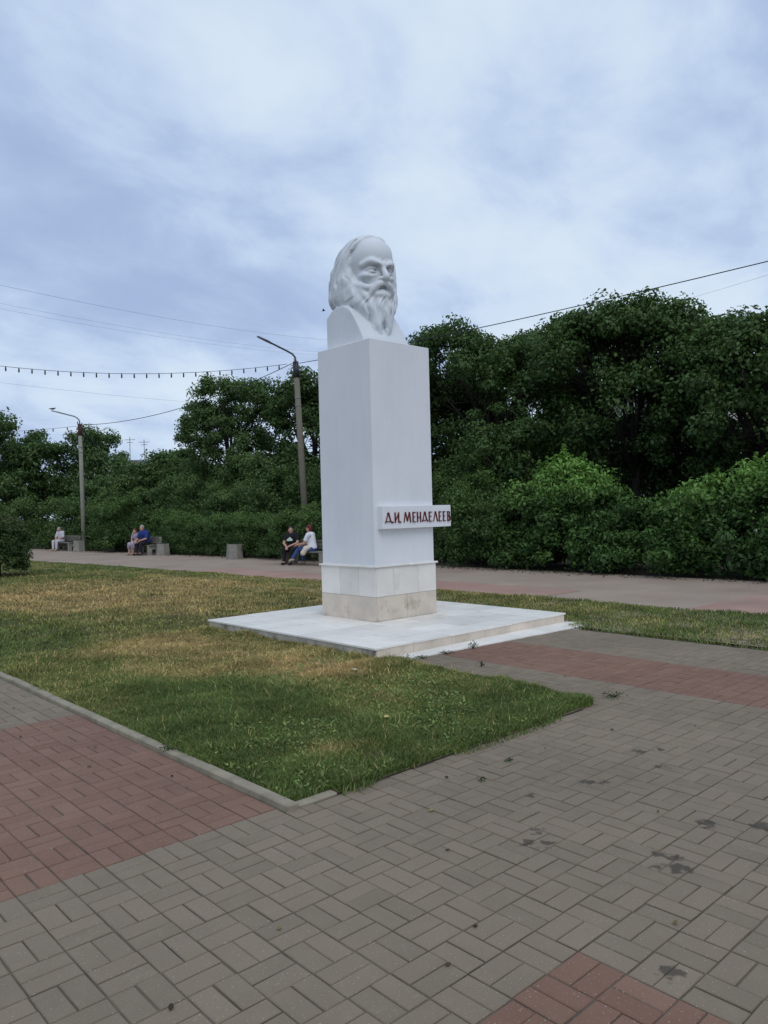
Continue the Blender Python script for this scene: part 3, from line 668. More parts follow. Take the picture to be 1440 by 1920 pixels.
# top slabs
nx_, ny_ = 6, 10
sx, sy = (AX1 - AX0) / nx_, (AY1 - AY0) / ny_
for j in range(ny_):
    for i in range(nx_):
        x0, y0 = AX0 + i * sx, AY0 + j * sy
        if PX - 0.58 < x0 and x0 + sx < PX + 0.58 and PY - 0.58 < y0 and y0 + sy < PY + 0.58: continue
        M = Matrix.Translation((0, 0, random.gauss(0, 0.0007)))
        pl(MB().box(x0 + 0.006, x0 + sx - 0.006, y0 + 0.007, y0 + sy - 0.007, HP - 0.024, HP, M), 'slab', M_marble, 0.002)
# facing stones of the four sides
def facing(x0, y0, x1, y1, nrm, m, z1):
    n = 6; L_ = math.hypot(x1 - x0, y1 - y0); cuts = [0] + [(i + random.uniform(-0.18, 0.18)) / n for i in range(1, n)] + [1]
    for a, b in zip(cuts, cuts[1:]):
        p = Vector((x0 + (x1 - x0) * a, y0 + (y1 - y0) * a, 0)); q = Vector((x0 + (x1 - x0) * b, y0 + (y1 - y0) * b, 0))
        d = (q - p).normalized() * 0.002; p += d; q -= d; o = Vector((*nrm, 0)) * 0.02
        pts = [p, q, q + o, p + o]; lo = [Vector((v.x, v.y, -0.06)) for v in pts]; hi = [Vector((v.x, v.y, z1)) for v in pts]
        pl(MB().frustum(lo, hi), 'facing_stone', m)
I_ = 0.0345
facing(AX0 + I_, AY0 + I_, AX1 - I_, AY0 + I_, (0, -1), M_beige, HP - 0.0255)
facing(AX0 + I_, AY1 - I_, AX0 + I_, AY0 + I_, (-1, 0), M_grime, HP - 0.0255)
facing(AX1 - I_, AY0 + I_, AX1 - I_, AY1 - I_, (1, 0), M_grime, HP - 0.0255)
facing(AX1 - I_, AY1 - I_, AX0 + I_, AY1 - I_, (0, 1), M_grime, HP - 0.0255)
# low step in front
cuts = np.linspace(AX0 + 0.03, AX1 + 0.03, 9)
for a, b in zip(cuts, cuts[1:]):
    ya, yb = np.interp([a, b], [AX0, AX1], [6.21, 6.02]); z = 0.016 + random.gauss(0, 0.001); a += 0.002; b -= 0.002; y1 = AY0 + 0.013
    pl(MB().frustum([(a, ya, -0.06), (b, yb, -0.06), (b, y1, -0.06), (a, y1, -0.06)], [(a, ya, z), (b, yb, z), (b, y1, z), (a, y1, z)]), 'step_slab', M_marble, 0.003)

pedestal = empty('pillar', (PX, PY, HP)); tag(pedestal, 'tall white square pillar with a tiled base and name plate carrying the bust', 'pillar')
def pd(mb, name, m, bevel=0.0, parent=pedestal):
    o = mb.build(name, m, None, bevel=bevel); o.parent = parent
    o.matrix_parent_inverse = pedestal.matrix_basis.inverted() if parent is pedestal else Matrix.Identity(4); return o
W_, WB, WL = 0.590, 0.607, 0.633
HL = 0.9165
pd(MB().box(PX - W_, PX + W_, PY - W_, PY + W_, HL - 0.02, PZ), 'shaft', M_shaft, 0.006)
pd(MB().box(PX - WB + 0.016, PX + WB - 0.016, PY - WB + 0.016, PY + WB - 0.016, HP + 0.001, HL - 0.026), 'core', M_mortar)
# ledge in mitred strips
k = 0.0
for (x0, x1, y0, y1) in ((PX - WL, PX + 0.05, PY - WL, PY - W_ - 0.0005), (PX + 0.053, PX + WL, PY - WL, PY - W_ - 0.0005), (PX - WL, PX - W_ - 0.0005, PY - W_ + 0.002, PY + 0.1), (PX - WL, PX - W_ - 0.0005, PY + 0.103, PY + WL),
                         (PX + W_ + 0.0005, PX + WL, PY - W_ + 0.002, PY + WL), (PX - W_ + 0.002, PX + W_ - 0.002, PY + W_ + 0.0005, PY + WL)):
    pd(MB().box(x0, x1, y0, y1, HL - 0.024 + random.gauss(0, 0.001), HL + random.gauss(0, 0.001)), 'ledge_strip', M_marble, 0.003)
ZM = 0.482
def clad(face, f0, f1, z0, z1, m):
    t = 0.016
    a0, a1 = -WB + 2 * WB * f0 + 0.002, -WB + 2 * WB * f1 - 0.002
    if face == 'L': b = (PX - WB, PX - WB + t, PY - a1 , PY - a0)
    elif face == 'R': b = (PX + a0 + (0.0165 if f0 == 0 else 0), PX + a1, PY - WB, PY - WB + t)
    elif face == 'E': b = (PX + WB - t, PX + WB, PY + a0 + (0.0165 if f0 == 0 else 0), PY + a1)
    else: b = (PX + a0 + (0.0165 if f0 == 0 else 0), PX + a1 - (0.0165 if f1 == 1 else 0), PY + WB - t, PY + WB)
    pd(MB().box(b[0], b[1], b[2], b[3], z0, z1), 'cladding_tile', m, 0.0022)
for face, js in (('L', (0, 0.355, 0.705, 1)), ('R', (0, 0.29, 0.69, 1)), ('E', (0, 0.33, 0.66, 1)), ('B', (0, 0.33, 0.66, 1))):
    for a, b in zip(js, js[1:]): clad(face, a, b, ZM + 0.002, HL - 0.0265, M_marble)
for face in 'LREB':
    for a, b in ((0, 0.5), (0.5, 1)): clad(face, a, b, HP + 0.002, ZM - 0.002, M_beige)
# name plate
NX0, NX1, NZ0, NZ1 = 7.150, 8.543, 1.428, 1.748
NY = PY - W_ - 0.105
plate = pd(MB().box(NX0, NX1, NY, PY - W_ + 0.003, NZ0, NZ1), 'name_plate', M_shaft, 0.004)
SH = {  # strokes in a unit cell: polylines with thick (1) or thin (0) pen
    'D': [([(0.10, 0.14), (0.44, 1.0)], 0), ([(0.50, 1.0), (0.84, 0.14)], 1), ([(0.34, 0.97), (0.60, 0.97)], 0), ([(0.0, 0.14), (1.0, 0.14)], 0), ([(0.03, 0.16), (0.0, 0.0)], 0), ([(0.97, 0.16), (1.0, 0.0)], 0)],
    'I': [([(0.12, 0.0), (0.12, 1.0)], 1), ([(0.88, 0.0), (0.88, 1.0)], 1), ([(0.14, 0.14), (0.86, 0.88)], 0)],
    'M': [([(0.02, 0.0), (0.20, 1.0)], 0), ([(0.22, 1.0), (0.50, 0.12)], 1), ([(0.50, 0.12), (0.78, 1.0)], 0), ([(0.80, 1.0), (0.96, 0.0)], 1)],
    'E': [([(0.16, 0.0), (0.16, 1.0)], 1), ([(0.16, 0.965), (1.0, 0.965)], 0), ([(0.16, 0.53), (0.80, 0.53)], 0), ([(0.16, 0.035), (1.0, 0.035)], 0)],
    'N': [([(0.12, 0.0), (0.12, 1.0)], 1), ([(0.88, 0.0), (0.88, 1.0)], 1), ([(0.12, 0.48), (0.88, 0.48)], 0)],
    'L': [([(0.02, 0.0), (0.46, 1.0)], 0), ([(0.50, 1.0), (0.95, 0.0)], 1), ([(0.36, 0.97), (0.60, 0.97)], 0)],
    'V': [([(0.14, 0.0), (0.14, 1.0)], 1), ([(0.14, 0.965), (0.62, 0.965), (0.84, 0.88), (0.86, 0.68), (0.66, 0.55), (0.14, 0.54)], 0), ([(0.60, 0.54), (0.86, 0.44), (0.96, 0.25), (0.84, 0.09), (0.58, 0.035), (0.14, 0.035)], 1)],
    '.': [([(0.5, -0.0), (0.5, 0.10)], 1)]}
def letter(ch, x0, x1, z0, z1):
    w = x1 - x0; hh = z1 - z0; vs_ = []; fs_ = []; side = []
    for pts, thick in SH[ch]:
        t = 0.0088 if thick else 0.0052
        if ch == '.': t = 0.011
        for (a, b), (c, d) in zip(pts, pts[1:]):
            p = Vector((x0 + a * w, z0 + b * hh)); q = Vector((x0 + c * w, z0 + d * hh)); dr = (q - p).normalized(); nn = Vector((-dr.y, dr.x)) * t; ex = dr * t * 0.35
            quad = [p - nn - ex, q - nn + ex, q + nn + ex, p + nn - ex]; B = len(vs_)
            yo = NY - 0.014 - 0.0006 * len(fs_) / 5
            vs_ += [(v.x, NY + 0.002, v.y) for v in quad] + [(v.x, yo, v.y) for v in quad]
            fs_ += [(B + 4, B + 5, B + 6, B + 7)] + [(B + i, B + (i + 1) % 4, B + 4 + (i + 1) % 4, B + 4 + i) for i in range(4)]; side += [0, 1, 1, 1, 1]
    me = bpy.data.meshes.new('letter'); me.from_pydata(vs_, [], fs_); me.update(); me.materials.append(M_letter); me.materials.append(M_letter_side)
    me.polygons.foreach_set('material_index', np.array(side, np.int32))
    bm = bmesh.new(); bm.from_mesh(me); bmesh.ops.recalc_face_normals(bm, faces=bm.faces); bm.to_mesh(me); bm.free()
    o = link('letter', me, None, plate)
fx = lambda c: NX0 + (c - 302) / 1020 * (NX1 - NX0)
for ch, a, b in (('D', 337, 424), ('.', 432, 446), ('I', 465, 530), ('.', 540, 554), ('M', 598, 698), ('E', 724, 770), ('N', 790, 850), ('D', 870, 950), ('E', 968, 1020), ('L', 1040, 1106), ('E', 1122, 1168), ('E', 1190, 1232), ('V', 1260, 1302)):
    letter(ch, fx(a), fx(b), 1.512, 1.655)
bust = link('bust', make_bust(), M_stone, None, (PX, PY, PZ))
tag(bust, 'white stone bust of a long haired bearded man on top of the pillar', 'bust')
# ---------------------------------------------------------------- trees, hedge bushes
def unit(v): return v / (np.linalg.norm(v, axis=1, keepdims=True) + 1e-9)
def leaf_quads(C_, Nn, size, aspect):
    n = len(C_); rv = unit(rng.normal(size=(n, 3))); t = unit(np.cross(Nn, rv)); b = np.cross(Nn, t)
    s = size[:, None]; w = s * aspect
    V = np.stack([C_ - t * s * 0.5, C_ + b * w * 0.5 + Nn * s * 0.10 + t * s * 0.06, C_ + t * s * 0.5 - Nn * s * 0.14, C_ - b * w * 0.5 + Nn * s * 0.10 + t * s * 0.06], 1)
    return V.reshape(-1, 3)
def foliage(blobs, clump_n, per, leaf, clump_r, aspect=0.62, up=0.5, tip=0.0, zlo=0.0, flat=0.75, holes=0.0, young_from=None, base_t=1.0, bough=0.46):
    """leaves in clumps spread over the skin of the blobs. returns verts, tint, clump centres"""
    V = []; T_ = []; CC = []
    vol = np.array([(b[3] * b[4] + b[3] * b[5] + b[4] * b[5]) for b in blobs]); vol = vol / vol.sum()
    zmax = max(b[2] + b[5] for b in blobs); zmin = min(b[2] - b[5] for b in blobs)
    for b, fr in zip(blobs, vol):
        k = max(4, int(clump_n * fr)); bo = unit(rng.normal(size=(max(3, k // 7), 3))); u = unit(bo[rng.integers(0, len(bo), k)] + bough * rng.normal(size=(k, 3))); u[:, 2] = np.where(u[:, 2] < -0.5, -u[:, 2], u[:, 2])
        rad = rng.uniform(0.62, 1.06, k) ** 0.8
        c = np.array(b[:3]) + u * rad[:, None] * np.array(b[3:6])
        c = c[c[:, 2] > zlo + 0.05]; CC.append(c)
    CC = np.concatenate(CC)
    # clumps buried in other blobs are dropped
    dens = np.zeros(len(CC))
    for b in blobs: dens += (np.sum(((CC - np.array(b[:3])) / np.array(b[3:6])) ** 2, 1) < 0.42)
    CC = CC[dens < 1]
    m = np.maximum(20, (per * rng.uniform(0.5, 1.5, len(CC))).astype(int)); idx = np.repeat(np.arange(len(CC)), m); n = len(idx)
    cr = clump_r * rng.uniform(0.6, 1.4, len(CC)); ctint = rng.uniform(0, 1, len(CC))
    d = unit(rng.normal(size=(n, 3))); rr = rng.random(n) ** 0.45
    P_ = CC[idx] + d * (rr * cr[idx])[:, None] * np.array([1, 1, flat])
    keep = P_[:, 2] > zlo + 0.02 + 0.1 * rng.random(n); P_, d, idx, rr = P_[keep], d[keep], idx[keep], rr[keep]; n = len(P_)
    N_ = unit(d * 0.8 + rng.normal(size=(n, 3)) * 0.55 + np.array([0, 0, up]))
    size = leaf * rng.uniform(0.6, 1.35, n)
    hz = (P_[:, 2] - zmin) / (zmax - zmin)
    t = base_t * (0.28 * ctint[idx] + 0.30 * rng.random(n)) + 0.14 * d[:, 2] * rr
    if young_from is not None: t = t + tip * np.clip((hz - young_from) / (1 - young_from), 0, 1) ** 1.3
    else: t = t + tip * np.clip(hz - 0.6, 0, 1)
    return leaf_quads(P_, N_, size, aspect), np.repeat(np.clip(t, 0, 1), 4), CC
def fol_obj(name, V, T_, m, parent):
    F = np.arange(len(V)).reshape(-1, 4); me = mesh_np(name, V, F); attr(me, 'tint', T_); o = link(name, me, m, parent); return o
def tree(label, loc, blobs, m, clumps, per, leaf, clump_r, trunk_r=0.16, group='trees behind the hedge', tip=0.15, name='tree', up=0.4, aspect=0.62, flat=0.75, zlo=0.6, bough=0.46):
    root = empty(name, (loc[0], loc[1], -0.03)); tag(root, label, 'tree', group)
    V, T_, CC = foliage(blobs, clumps, per, leaf, clump_r, aspect=aspect, up=up, tip=tip, zlo=zlo, flat=flat, bough=bough)
    fol_obj('crown', V, T_, m, root)
    mb = MB(); top = max(b[2] for b in blobs); fork = top * 0.42
    bend = [random.uniform(-0.25, 0.25) for _ in range(4)]
    spine = [(0, 0, 0), (bend[0] * 0.5, bend[1] * 0.5, fork * 0.5), (bend[0], bend[1], fork), (bend[2], bend[3], top * 0.95)]
    mb.tube(spine, [trunk_r * 1.25, trunk_r, trunk_r * 0.8, trunk_r * 0.22], 9)
    for b in blobs:
        e = Vector(b[:3]); s0 = Vector((bend[0], bend[1], fork * random.uniform(0.8, 1.5)))
        mid = s0.lerp(e, 0.5) + Vector((random.uniform(-0.3, 0.3), random.uniform(-0.3, 0.3), random.uniform(-0.1, 0.35)))
        mb.tube([s0, mid, e], [trunk_r * 0.5, trunk_r * 0.3, trunk_r * 0.14], 6)
        near = CC[np.argsort(np.sum((CC - np.array(b[:3])) ** 2, 1))[:14:2]]
        for c in near:
            mb.tube([mid.lerp(e, random.uniform(0.1, 0.9)), (mid + Vector(c)) / 2 + Vector((0, 0, 0.1)), Vector(c)], [trunk_r * 0.14, trunk_r * 0.09, trunk_r * 0.03], 4, cap=False)
    mb.build('trunk', M_bark, root, smooth=True); return root
def rb(w, d, z0, z1, n, seed, small=0.42, dome=0):
    """blobs of a rounded crown w x d wide between z0 and z1"""
    r_ = random.Random(seed); out = []
    zc = (z0 + z1) / 2; out.append((0, 0, zc, w * 0.36, d * 0.36, (z1 - z0) * 0.40))
    for i in range(n):
        a = 2 * math.pi * (i + r_.uniform(-0.3, 0.3)) / n; t = r_.uniform(-0.85, 1.0)
        k = math.sqrt(max(0.05, 1 - 0.75 * t * t)) * r_.uniform(0.75, 1.0)
        s = small * r_.uniform(0.75, 1.2)
        hz = (z1 - z0) * s * r_.uniform(0.36, 0.5)
        z = min(zc + t * (z1 - z0) * 0.5, z1 - hz)
        out.append((math.cos(a) * w * 0.36 * k, math.sin(a) * d * 0.36 * k, max(z, z0 + hz), w * s * 0.5, d * s * 0.5, hz))
    for i in range(dome):        # blobs that make the top broad
        a = 2 * math.pi * (i + r_.uniform(-0.2, 0.2)) / dome; hz = (z1 - z0) * 0.19 * r_.uniform(0.85, 1.15)
        q = r_.uniform(0.24, 0.36); out.append((math.cos(a) * w * q, math.sin(a) * d * q, z1 - hz - (q - 0.22) * 5.0 * r_.uniform(0.3, 1.4), w * 0.2, d * 0.2, hz))
    return out
# dark maples to the right of the pillar
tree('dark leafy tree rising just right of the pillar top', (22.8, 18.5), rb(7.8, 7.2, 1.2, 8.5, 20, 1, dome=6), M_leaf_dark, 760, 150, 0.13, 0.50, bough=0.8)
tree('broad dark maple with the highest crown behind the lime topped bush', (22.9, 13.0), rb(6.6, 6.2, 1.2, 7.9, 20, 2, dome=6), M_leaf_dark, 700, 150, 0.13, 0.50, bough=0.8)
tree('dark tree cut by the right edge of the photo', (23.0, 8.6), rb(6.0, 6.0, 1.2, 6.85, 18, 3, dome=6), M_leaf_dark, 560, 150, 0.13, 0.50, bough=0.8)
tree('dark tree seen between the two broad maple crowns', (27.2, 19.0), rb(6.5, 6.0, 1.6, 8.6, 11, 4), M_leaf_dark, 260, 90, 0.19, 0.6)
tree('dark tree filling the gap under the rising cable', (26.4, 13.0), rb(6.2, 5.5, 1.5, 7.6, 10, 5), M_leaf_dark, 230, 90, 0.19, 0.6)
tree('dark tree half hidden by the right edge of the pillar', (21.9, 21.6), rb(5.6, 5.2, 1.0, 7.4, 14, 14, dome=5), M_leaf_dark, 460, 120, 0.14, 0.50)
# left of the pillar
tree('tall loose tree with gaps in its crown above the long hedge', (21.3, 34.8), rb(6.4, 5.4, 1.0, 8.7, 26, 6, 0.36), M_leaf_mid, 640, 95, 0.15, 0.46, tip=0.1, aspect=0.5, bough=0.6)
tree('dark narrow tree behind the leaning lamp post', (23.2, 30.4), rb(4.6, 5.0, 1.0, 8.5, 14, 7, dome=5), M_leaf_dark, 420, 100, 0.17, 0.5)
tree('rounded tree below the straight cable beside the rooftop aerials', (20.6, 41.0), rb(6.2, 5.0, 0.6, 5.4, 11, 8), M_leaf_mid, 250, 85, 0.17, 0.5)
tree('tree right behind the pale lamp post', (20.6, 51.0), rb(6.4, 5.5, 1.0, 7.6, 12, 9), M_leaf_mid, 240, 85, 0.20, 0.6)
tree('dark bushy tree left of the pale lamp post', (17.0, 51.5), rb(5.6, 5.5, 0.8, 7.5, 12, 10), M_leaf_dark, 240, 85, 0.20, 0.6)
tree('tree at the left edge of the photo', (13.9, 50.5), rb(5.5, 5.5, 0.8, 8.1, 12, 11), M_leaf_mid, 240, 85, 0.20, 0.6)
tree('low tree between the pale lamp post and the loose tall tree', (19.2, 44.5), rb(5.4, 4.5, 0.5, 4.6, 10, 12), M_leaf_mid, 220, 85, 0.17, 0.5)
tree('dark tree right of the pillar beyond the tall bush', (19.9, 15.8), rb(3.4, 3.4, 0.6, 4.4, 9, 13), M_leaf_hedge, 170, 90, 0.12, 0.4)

def bush(label, loc, blobs, m, clumps, per, leaf, clump_r, tip=0.5, young=0.55, name='bush', group='bushes along the walk', shoots=0, aspect=0.45, up=0.35, base_t=1.0):
    root = empty(name, (loc[0], loc[1], -0.03)); tag(root, label, 'bush', group)
    V, T_, CC = foliage(blobs, clumps, per, leaf, clump_r, aspect=aspect, up=up, tip=tip, zlo=0.02, young_from=young, base_t=base_t, bough=3.0 if 'hedge' in group else 0.62)
    mb = MB()
    zt = max(b[2] + b[5] for b in blobs)
    top = CC[np.argsort(-CC[:, 2])]
    for i in range(shoots):      # upright young shoots with paired leaflets
        c = top[int(random.random() ** 1.5 * min(len(top) - 1, 60))]; hgt = random.uniform(0.25, 0.62); dx, dy = random.uniform(-0.1, 0.1), random.uniform(-0.1, 0.1)
        mb.tube([tuple(c), (c[0] + dx, c[1] + dy, c[2] + hgt)], [0.012, 0.005], 4, cap=False)
        k = 46; t = rng.random(k); a = rng.uniform(0, 2 * np.pi, k); rr = (1.1 - t) * 0.17 * rng.uniform(0.3, 1, k)
        P_ = np.stack([c[0] + dx * t + np.cos(a) * rr, c[1] + dy * t + np.sin(a) * rr, c[2] + hgt * t + rng.normal(0, 0.02, k)], 1)
        N_ = unit(np.stack([np.cos(a) * 0.3, np.sin(a) * 0.3, np.ones(k)], 1) + rng.normal(size=(k, 3)) * 0.3)
        V = np.concatenate([V, leaf_quads(P_, N_, leaf * rng.uniform(0.8, 1.4, k), aspect)]); T_ = np.concatenate([T_, np.repeat(np.clip(rng.uniform(0.75, 1.1, k) * (0.55 + tip * 0.5), 0, 1), 4)])
    fol_obj('foliage', V, T_, m, root)
    for i in range(9):
        a = random.uniform(0, 6.28); b = random.choice(blobs); r0 = random.uniform(0.05, 0.3)
        mb.tube([(math.cos(a) * r0 + b[0] * 0.5, math.sin(a) * r0 + b[1] * 0.5, -0.05), (b[0] * 0.7, b[1] * 0.7, b[2] * 0.5), (b[0], b[1], b[2] + 0.5 * b[5])], [0.03, 0.022, 0.008], 5, cap=False)
    o = mb.build('stem', M_bark, root, smooth=True); o['kind'] = 'stuff'; return root
def hb(w, d, h, n, seed, prof=None):
    """blobs of a hedge bush: w along y (first entry at +y, photo left), d along x"""
    r_ = random.Random(seed); out = []
    for i in range(n):
        y = (0.5 - i / (n - 1)) * w * 0.78 if n > 1 else 0
        hh = h * (prof[i] if prof else r_.uniform(0.82, 1.0)); out.append((r_.uniform(-0.12, 0.12) * d, y, hh * 0.60, d * 0.5, w / n * 0.66, hh * 0.42))
        out.append((r_.uniform(-0.2, 0.1) * d, y + r_.uniform(-0.2, 0.2), hh * 0.34, d * 0.52, w / n * 0.72, hh * 0.30))
        out.append((r_.uniform(-0.15, 0.05) * d, y + r_.uniform(-0.3, 0.3), hh * 0.16, d * 0.50, w / n * 0.72, hh * 0.22))
    return out
# right of the pillar (nearest the camera)
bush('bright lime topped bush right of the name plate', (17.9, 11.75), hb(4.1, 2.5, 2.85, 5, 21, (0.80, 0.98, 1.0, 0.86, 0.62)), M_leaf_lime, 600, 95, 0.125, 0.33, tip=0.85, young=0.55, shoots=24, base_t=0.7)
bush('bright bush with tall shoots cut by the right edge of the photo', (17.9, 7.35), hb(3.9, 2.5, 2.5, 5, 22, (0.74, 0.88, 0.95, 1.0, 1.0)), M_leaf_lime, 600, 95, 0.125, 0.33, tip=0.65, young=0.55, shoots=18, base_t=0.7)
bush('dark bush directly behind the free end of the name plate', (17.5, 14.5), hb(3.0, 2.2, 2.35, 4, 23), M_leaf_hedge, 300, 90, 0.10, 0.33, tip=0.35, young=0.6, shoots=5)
bush('bush beyond the right edge with paler young leaves along its top', (17.9, 3.2), hb(4.2, 2.4, 2.5, 4, 24), M_leaf_lime, 300, 85, 0.11, 0.34, tip=0.5, young=0.55, shoots=8)
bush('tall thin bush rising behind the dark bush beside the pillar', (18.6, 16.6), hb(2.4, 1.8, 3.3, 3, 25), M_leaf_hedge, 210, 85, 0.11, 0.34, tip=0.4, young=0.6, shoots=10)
# left of the pillar, the long clipped hedge in bushes
bush('hedge bush behind the bench with the two talking people', (16.9, 20.2), hb(3.8, 1.8, 2.0, 4, 31), M_leaf_hedge, 330, 85, 0.085, 0.28, tip=0.5, young=0.5, shoots=4, group='bushes of the long hedge')
bush('hedge bush at the foot of the leaning lamp post', (16.7, 23.6), hb(3.6, 1.7, 1.95, 4, 32), M_leaf_hedge, 300, 85, 0.085, 0.28, tip=0.5, young=0.5, shoots=3, group='bushes of the long hedge')
bush('hedge bush behind the lone concrete bin', (16.7, 27.0), hb(3.8, 1.7, 1.8, 4, 33), M_leaf_hedge, 280, 85, 0.09, 0.28, tip=0.5, young=0.5, shoots=3, group='bushes of the long hedge')
bush('hedge bush right of the man in blue', (16.6, 30.6), hb(3.8, 1.7, 1.8, 4, 34), M_leaf_hedge, 280, 80, 0.09, 0.30, tip=0.5, young=0.5, shoots=4, group='bushes of the long hedge')
bush('hedge bush behind the man in blue', (17.0, 34.2), hb(3.8, 1.8, 2.0, 4, 35), M_leaf_hedge, 260, 80, 0.10, 0.30, tip=0.35, young=0.5, shoots=6, group='bushes of the long hedge')
bush('dark rounded bush left of the man in blue', (16.0, 36.9), hb(2.6, 2.0, 2.9, 3, 36), M_leaf_hedge, 230, 80, 0.11, 0.34, tip=0.45, young=0.65, shoots=10)
bush('bush behind the pale lamp post and its concrete bin', (16.9, 41.2), hb(3.6, 2.2, 2.6, 4, 37), M_leaf_hedge, 230, 80, 0.12, 0.36, tip=0.5, young=0.5, shoots=4)
bush('bush behind the woman in white', (16.3, 45.2), hb(4.0, 2.4, 3.0, 4, 38), M_leaf_mid, 240, 80, 0.13, 0.38, tip=0.25, young=0.5, shoots=4)
bush('bush beyond the clipped round shrub at the left edge', (14.6, 48.6), hb(4.4, 2.4, 3.2, 4, 39), M_leaf_mid, 240, 80, 0.14, 0.40, tip=0.25, young=0.5)
bush('tall bush between the loose tall tree and the hedge', (18.6, 30.4), hb(4.4, 2.2, 3.5, 4, 40), M_leaf_mid, 250, 85, 0.12, 0.38, tip=0.25, young=0.6, shoots=4)
bush('tall bush left of the loose tree above the man in blue', (18.6, 36.0), hb(4.4, 2.2, 3.9, 4, 41), M_leaf_mid, 250, 85, 0.12, 0.38, tip=0.25, young=0.6, shoots=4)
bush('pale leaved bush right of the pale lamp post', (18.2, 40.2), hb(3.6, 2.4, 3.7, 3, 42), M_leaf_mid, 230, 85, 0.13, 0.38, tip=0.4, young=0.6, shoots=6)
bush('dense shrub below the loose tall tree', (20.6, 31.8), hb(5.2, 3.0, 5.0, 4, 51), M_leaf_mid, 330, 90, 0.14, 0.42, tip=0.3, young=0.6)
bush('dense shrub behind the tall bush above the man in blue', (20.8, 37.0), hb(5.2, 3.0, 4.9, 4, 52), M_leaf_mid, 330, 90, 0.14, 0.42, tip=0.3, young=0.6)
bush('dark shrub filling the shade beside the leaning lamp post', (20.4, 27.2), hb(5.0, 2.6, 4.2, 4, 53), M_leaf_dark, 300, 90, 0.14, 0.42, tip=0.2, young=0.6)
bush('dark shrub behind the pillar', (20.0, 22.8), hb(5.0, 2.6, 3.6, 4, 54), M_leaf_dark, 280, 85, 0.14, 0.42, tip=0.2, young=0.6)
# the wood that closes the view behind
wood_b = []
r_ = random.Random(5)
for (x, y, h) in [(31, yy, 5.5) for yy in range(-4, 26, 4)] + [(29, yy, 4.6) for yy in range(26, 50, 4)] + [(26, yy, 4.2) for yy in range(48, 62, 4)] + [(xx, 60, 5.4) for xx in range(6, 26, 4)]:
    hh = h * r_.uniform(0.85, 1.1); wood_b += [(x + r_.uniform(-1, 1), y, hh * 0.55, 2.2, 2.7, hh * 0.45), (x + r_.uniform(-1, 1), y + 2, hh * 0.28, 2.2, 2.7, hh * 0.3)]
V, T_, CC = foliage(wood_b, 1500, 60, 0.27, 0.75, aspect=0.6, up=0.4, tip=0.1, zlo=0.0)
o = fol_obj('woodland', V, T_, M_leaf_dark, None); tag(o, 'dark undergrowth closing the view behind the trees', 'undergrowth', kind='stuff')
# clipped thuja ball on the lawn
sh = empty('clipped_shrub', (6.75, 24.4, 0)); tag(sh, 'clipped round evergreen shrub standing on the lawn', 'shrub')
V, T_, CC = foliage([(0, 0, 0.95, 0.98, 0.98, 0.86), (0, 0, 1.1, 0.85, 0.85, 0.74), (0, 0, 0.5, 0.92, 0.92, 0.46)], 620, 90, 0.075, 0.16, aspect=0.36, up=0.6, tip=0.3, zlo=0.05, bough=9.0)
fol_obj('foliage', V, T_, M_thuja, sh)
MB().tube([(0, 0, -0.05), (0, 0, 0.9)], [0.06, 0.03], 7).tube([(0.15, 0.1, -0.05), (0.25, 0.2, 0.9)], [0.04, 0.02], 6).tube([(-0.12, -0.08, -0.05), (-0.3, -0.2, 0.9)], [0.04, 0.02], 6).build('stem', M_bark, sh)['kind'] = 'stuff'
# ---------------------------------------------------------------- lamp posts, cables, benches, bins
def lamp_post(label, base, top, tip, r0, r1, m, collar_m, arm_m, brackets=True):
    root = empty('lamp_post', base); tag(root, label, 'lamp post', 'lamp posts along the walk')
    B = Vector(base); T = Vector(top) - B; P_ = Vector(tip) - B
    n = T.normalized()
    MB().tube([(0, 0, -0.1), T * 0.5, T], [r0, (r0 + r1) / 2, r1], 10).build('post', m, root, smooth=True)
    MB().tube([T - n * 0.55, T + n * 0.06], [r1 + 0.014, r1 + 0.01], 12).build('collar', collar_m, root, smooth=True)
    for f in (0.78, 0.82):
        MB().tube([T * f, T * f + n * 0.05], [r0 + (r1 - r0) * f + 0.012] * 2, 10).build('band', M_steel, root)
    d = P_ - T; h = Vector((d.x, d.y, 0)).normalized()
    pts = [T, T + n * 0.22, T + n * 0.36 + h * 0.10, T + n * 0.46 + h * 0.26]; end = P_ - (P_ - pts[-1]).normalized() * 0.52
    MB().tube(pts + [end], 0.036, 8).build('arm', arm_m, root, smooth=True)
    a = (P_ - pts[-1]).normalized(); s = a.cross(Vector((0, 0, 1))).normalized(); u = s.cross(a)
    M = Matrix(((a.x, s.x, u.x, end.x), (a.y, s.y, u.y, end.y), (a.z, s.z, u.z, end.z), (0, 0, 0, 1)))
    lh = MB(); prof = [(-0.05, 0.045, 0.04), (0.06, 0.075, 0.055), (0.2, 0.12, 0.05), (0.45, 0.12, 0.035), (0.56, 0.07, 0.02)]
    V_ = []
    for x, w, t in prof: V_ += [M @ Vector((x, -w, -0.035)), M @ Vector((x, w, -0.035)), M @ Vector((x, w * 0.8, -0.035 + t + 0.02)), M @ Vector((x, -w * 0.8, -0.035 + t + 0.02))]
    F_ = [(i * 4 + k, i * 4 + (k + 1) % 4, i * 4 + 4 + (k + 1) % 4, i * 4 + 4 + k) for i in range(len(prof) - 1) for k in range(4)] + [(3, 2, 1, 0), tuple(len(V_) - 4 + k for k in range(4))]
    lh.add(V_, F_).build('lamp_head', arm_m, root)
    if brackets:
        MB().tube([T + s * -0.3 + n * 0.02, T + s * 0.34 + n * 0.02], 0.022, 6).build('cross_bar', M_metal, root)
        for k in (-0.28, 0.32): MB().tube([T + s * k, T + s * k + n * 0.10, T + s * k + n * 0.17], [0.02, 0.035, 0.02], 7).build('insulator', M_steel, root)
    return B + T
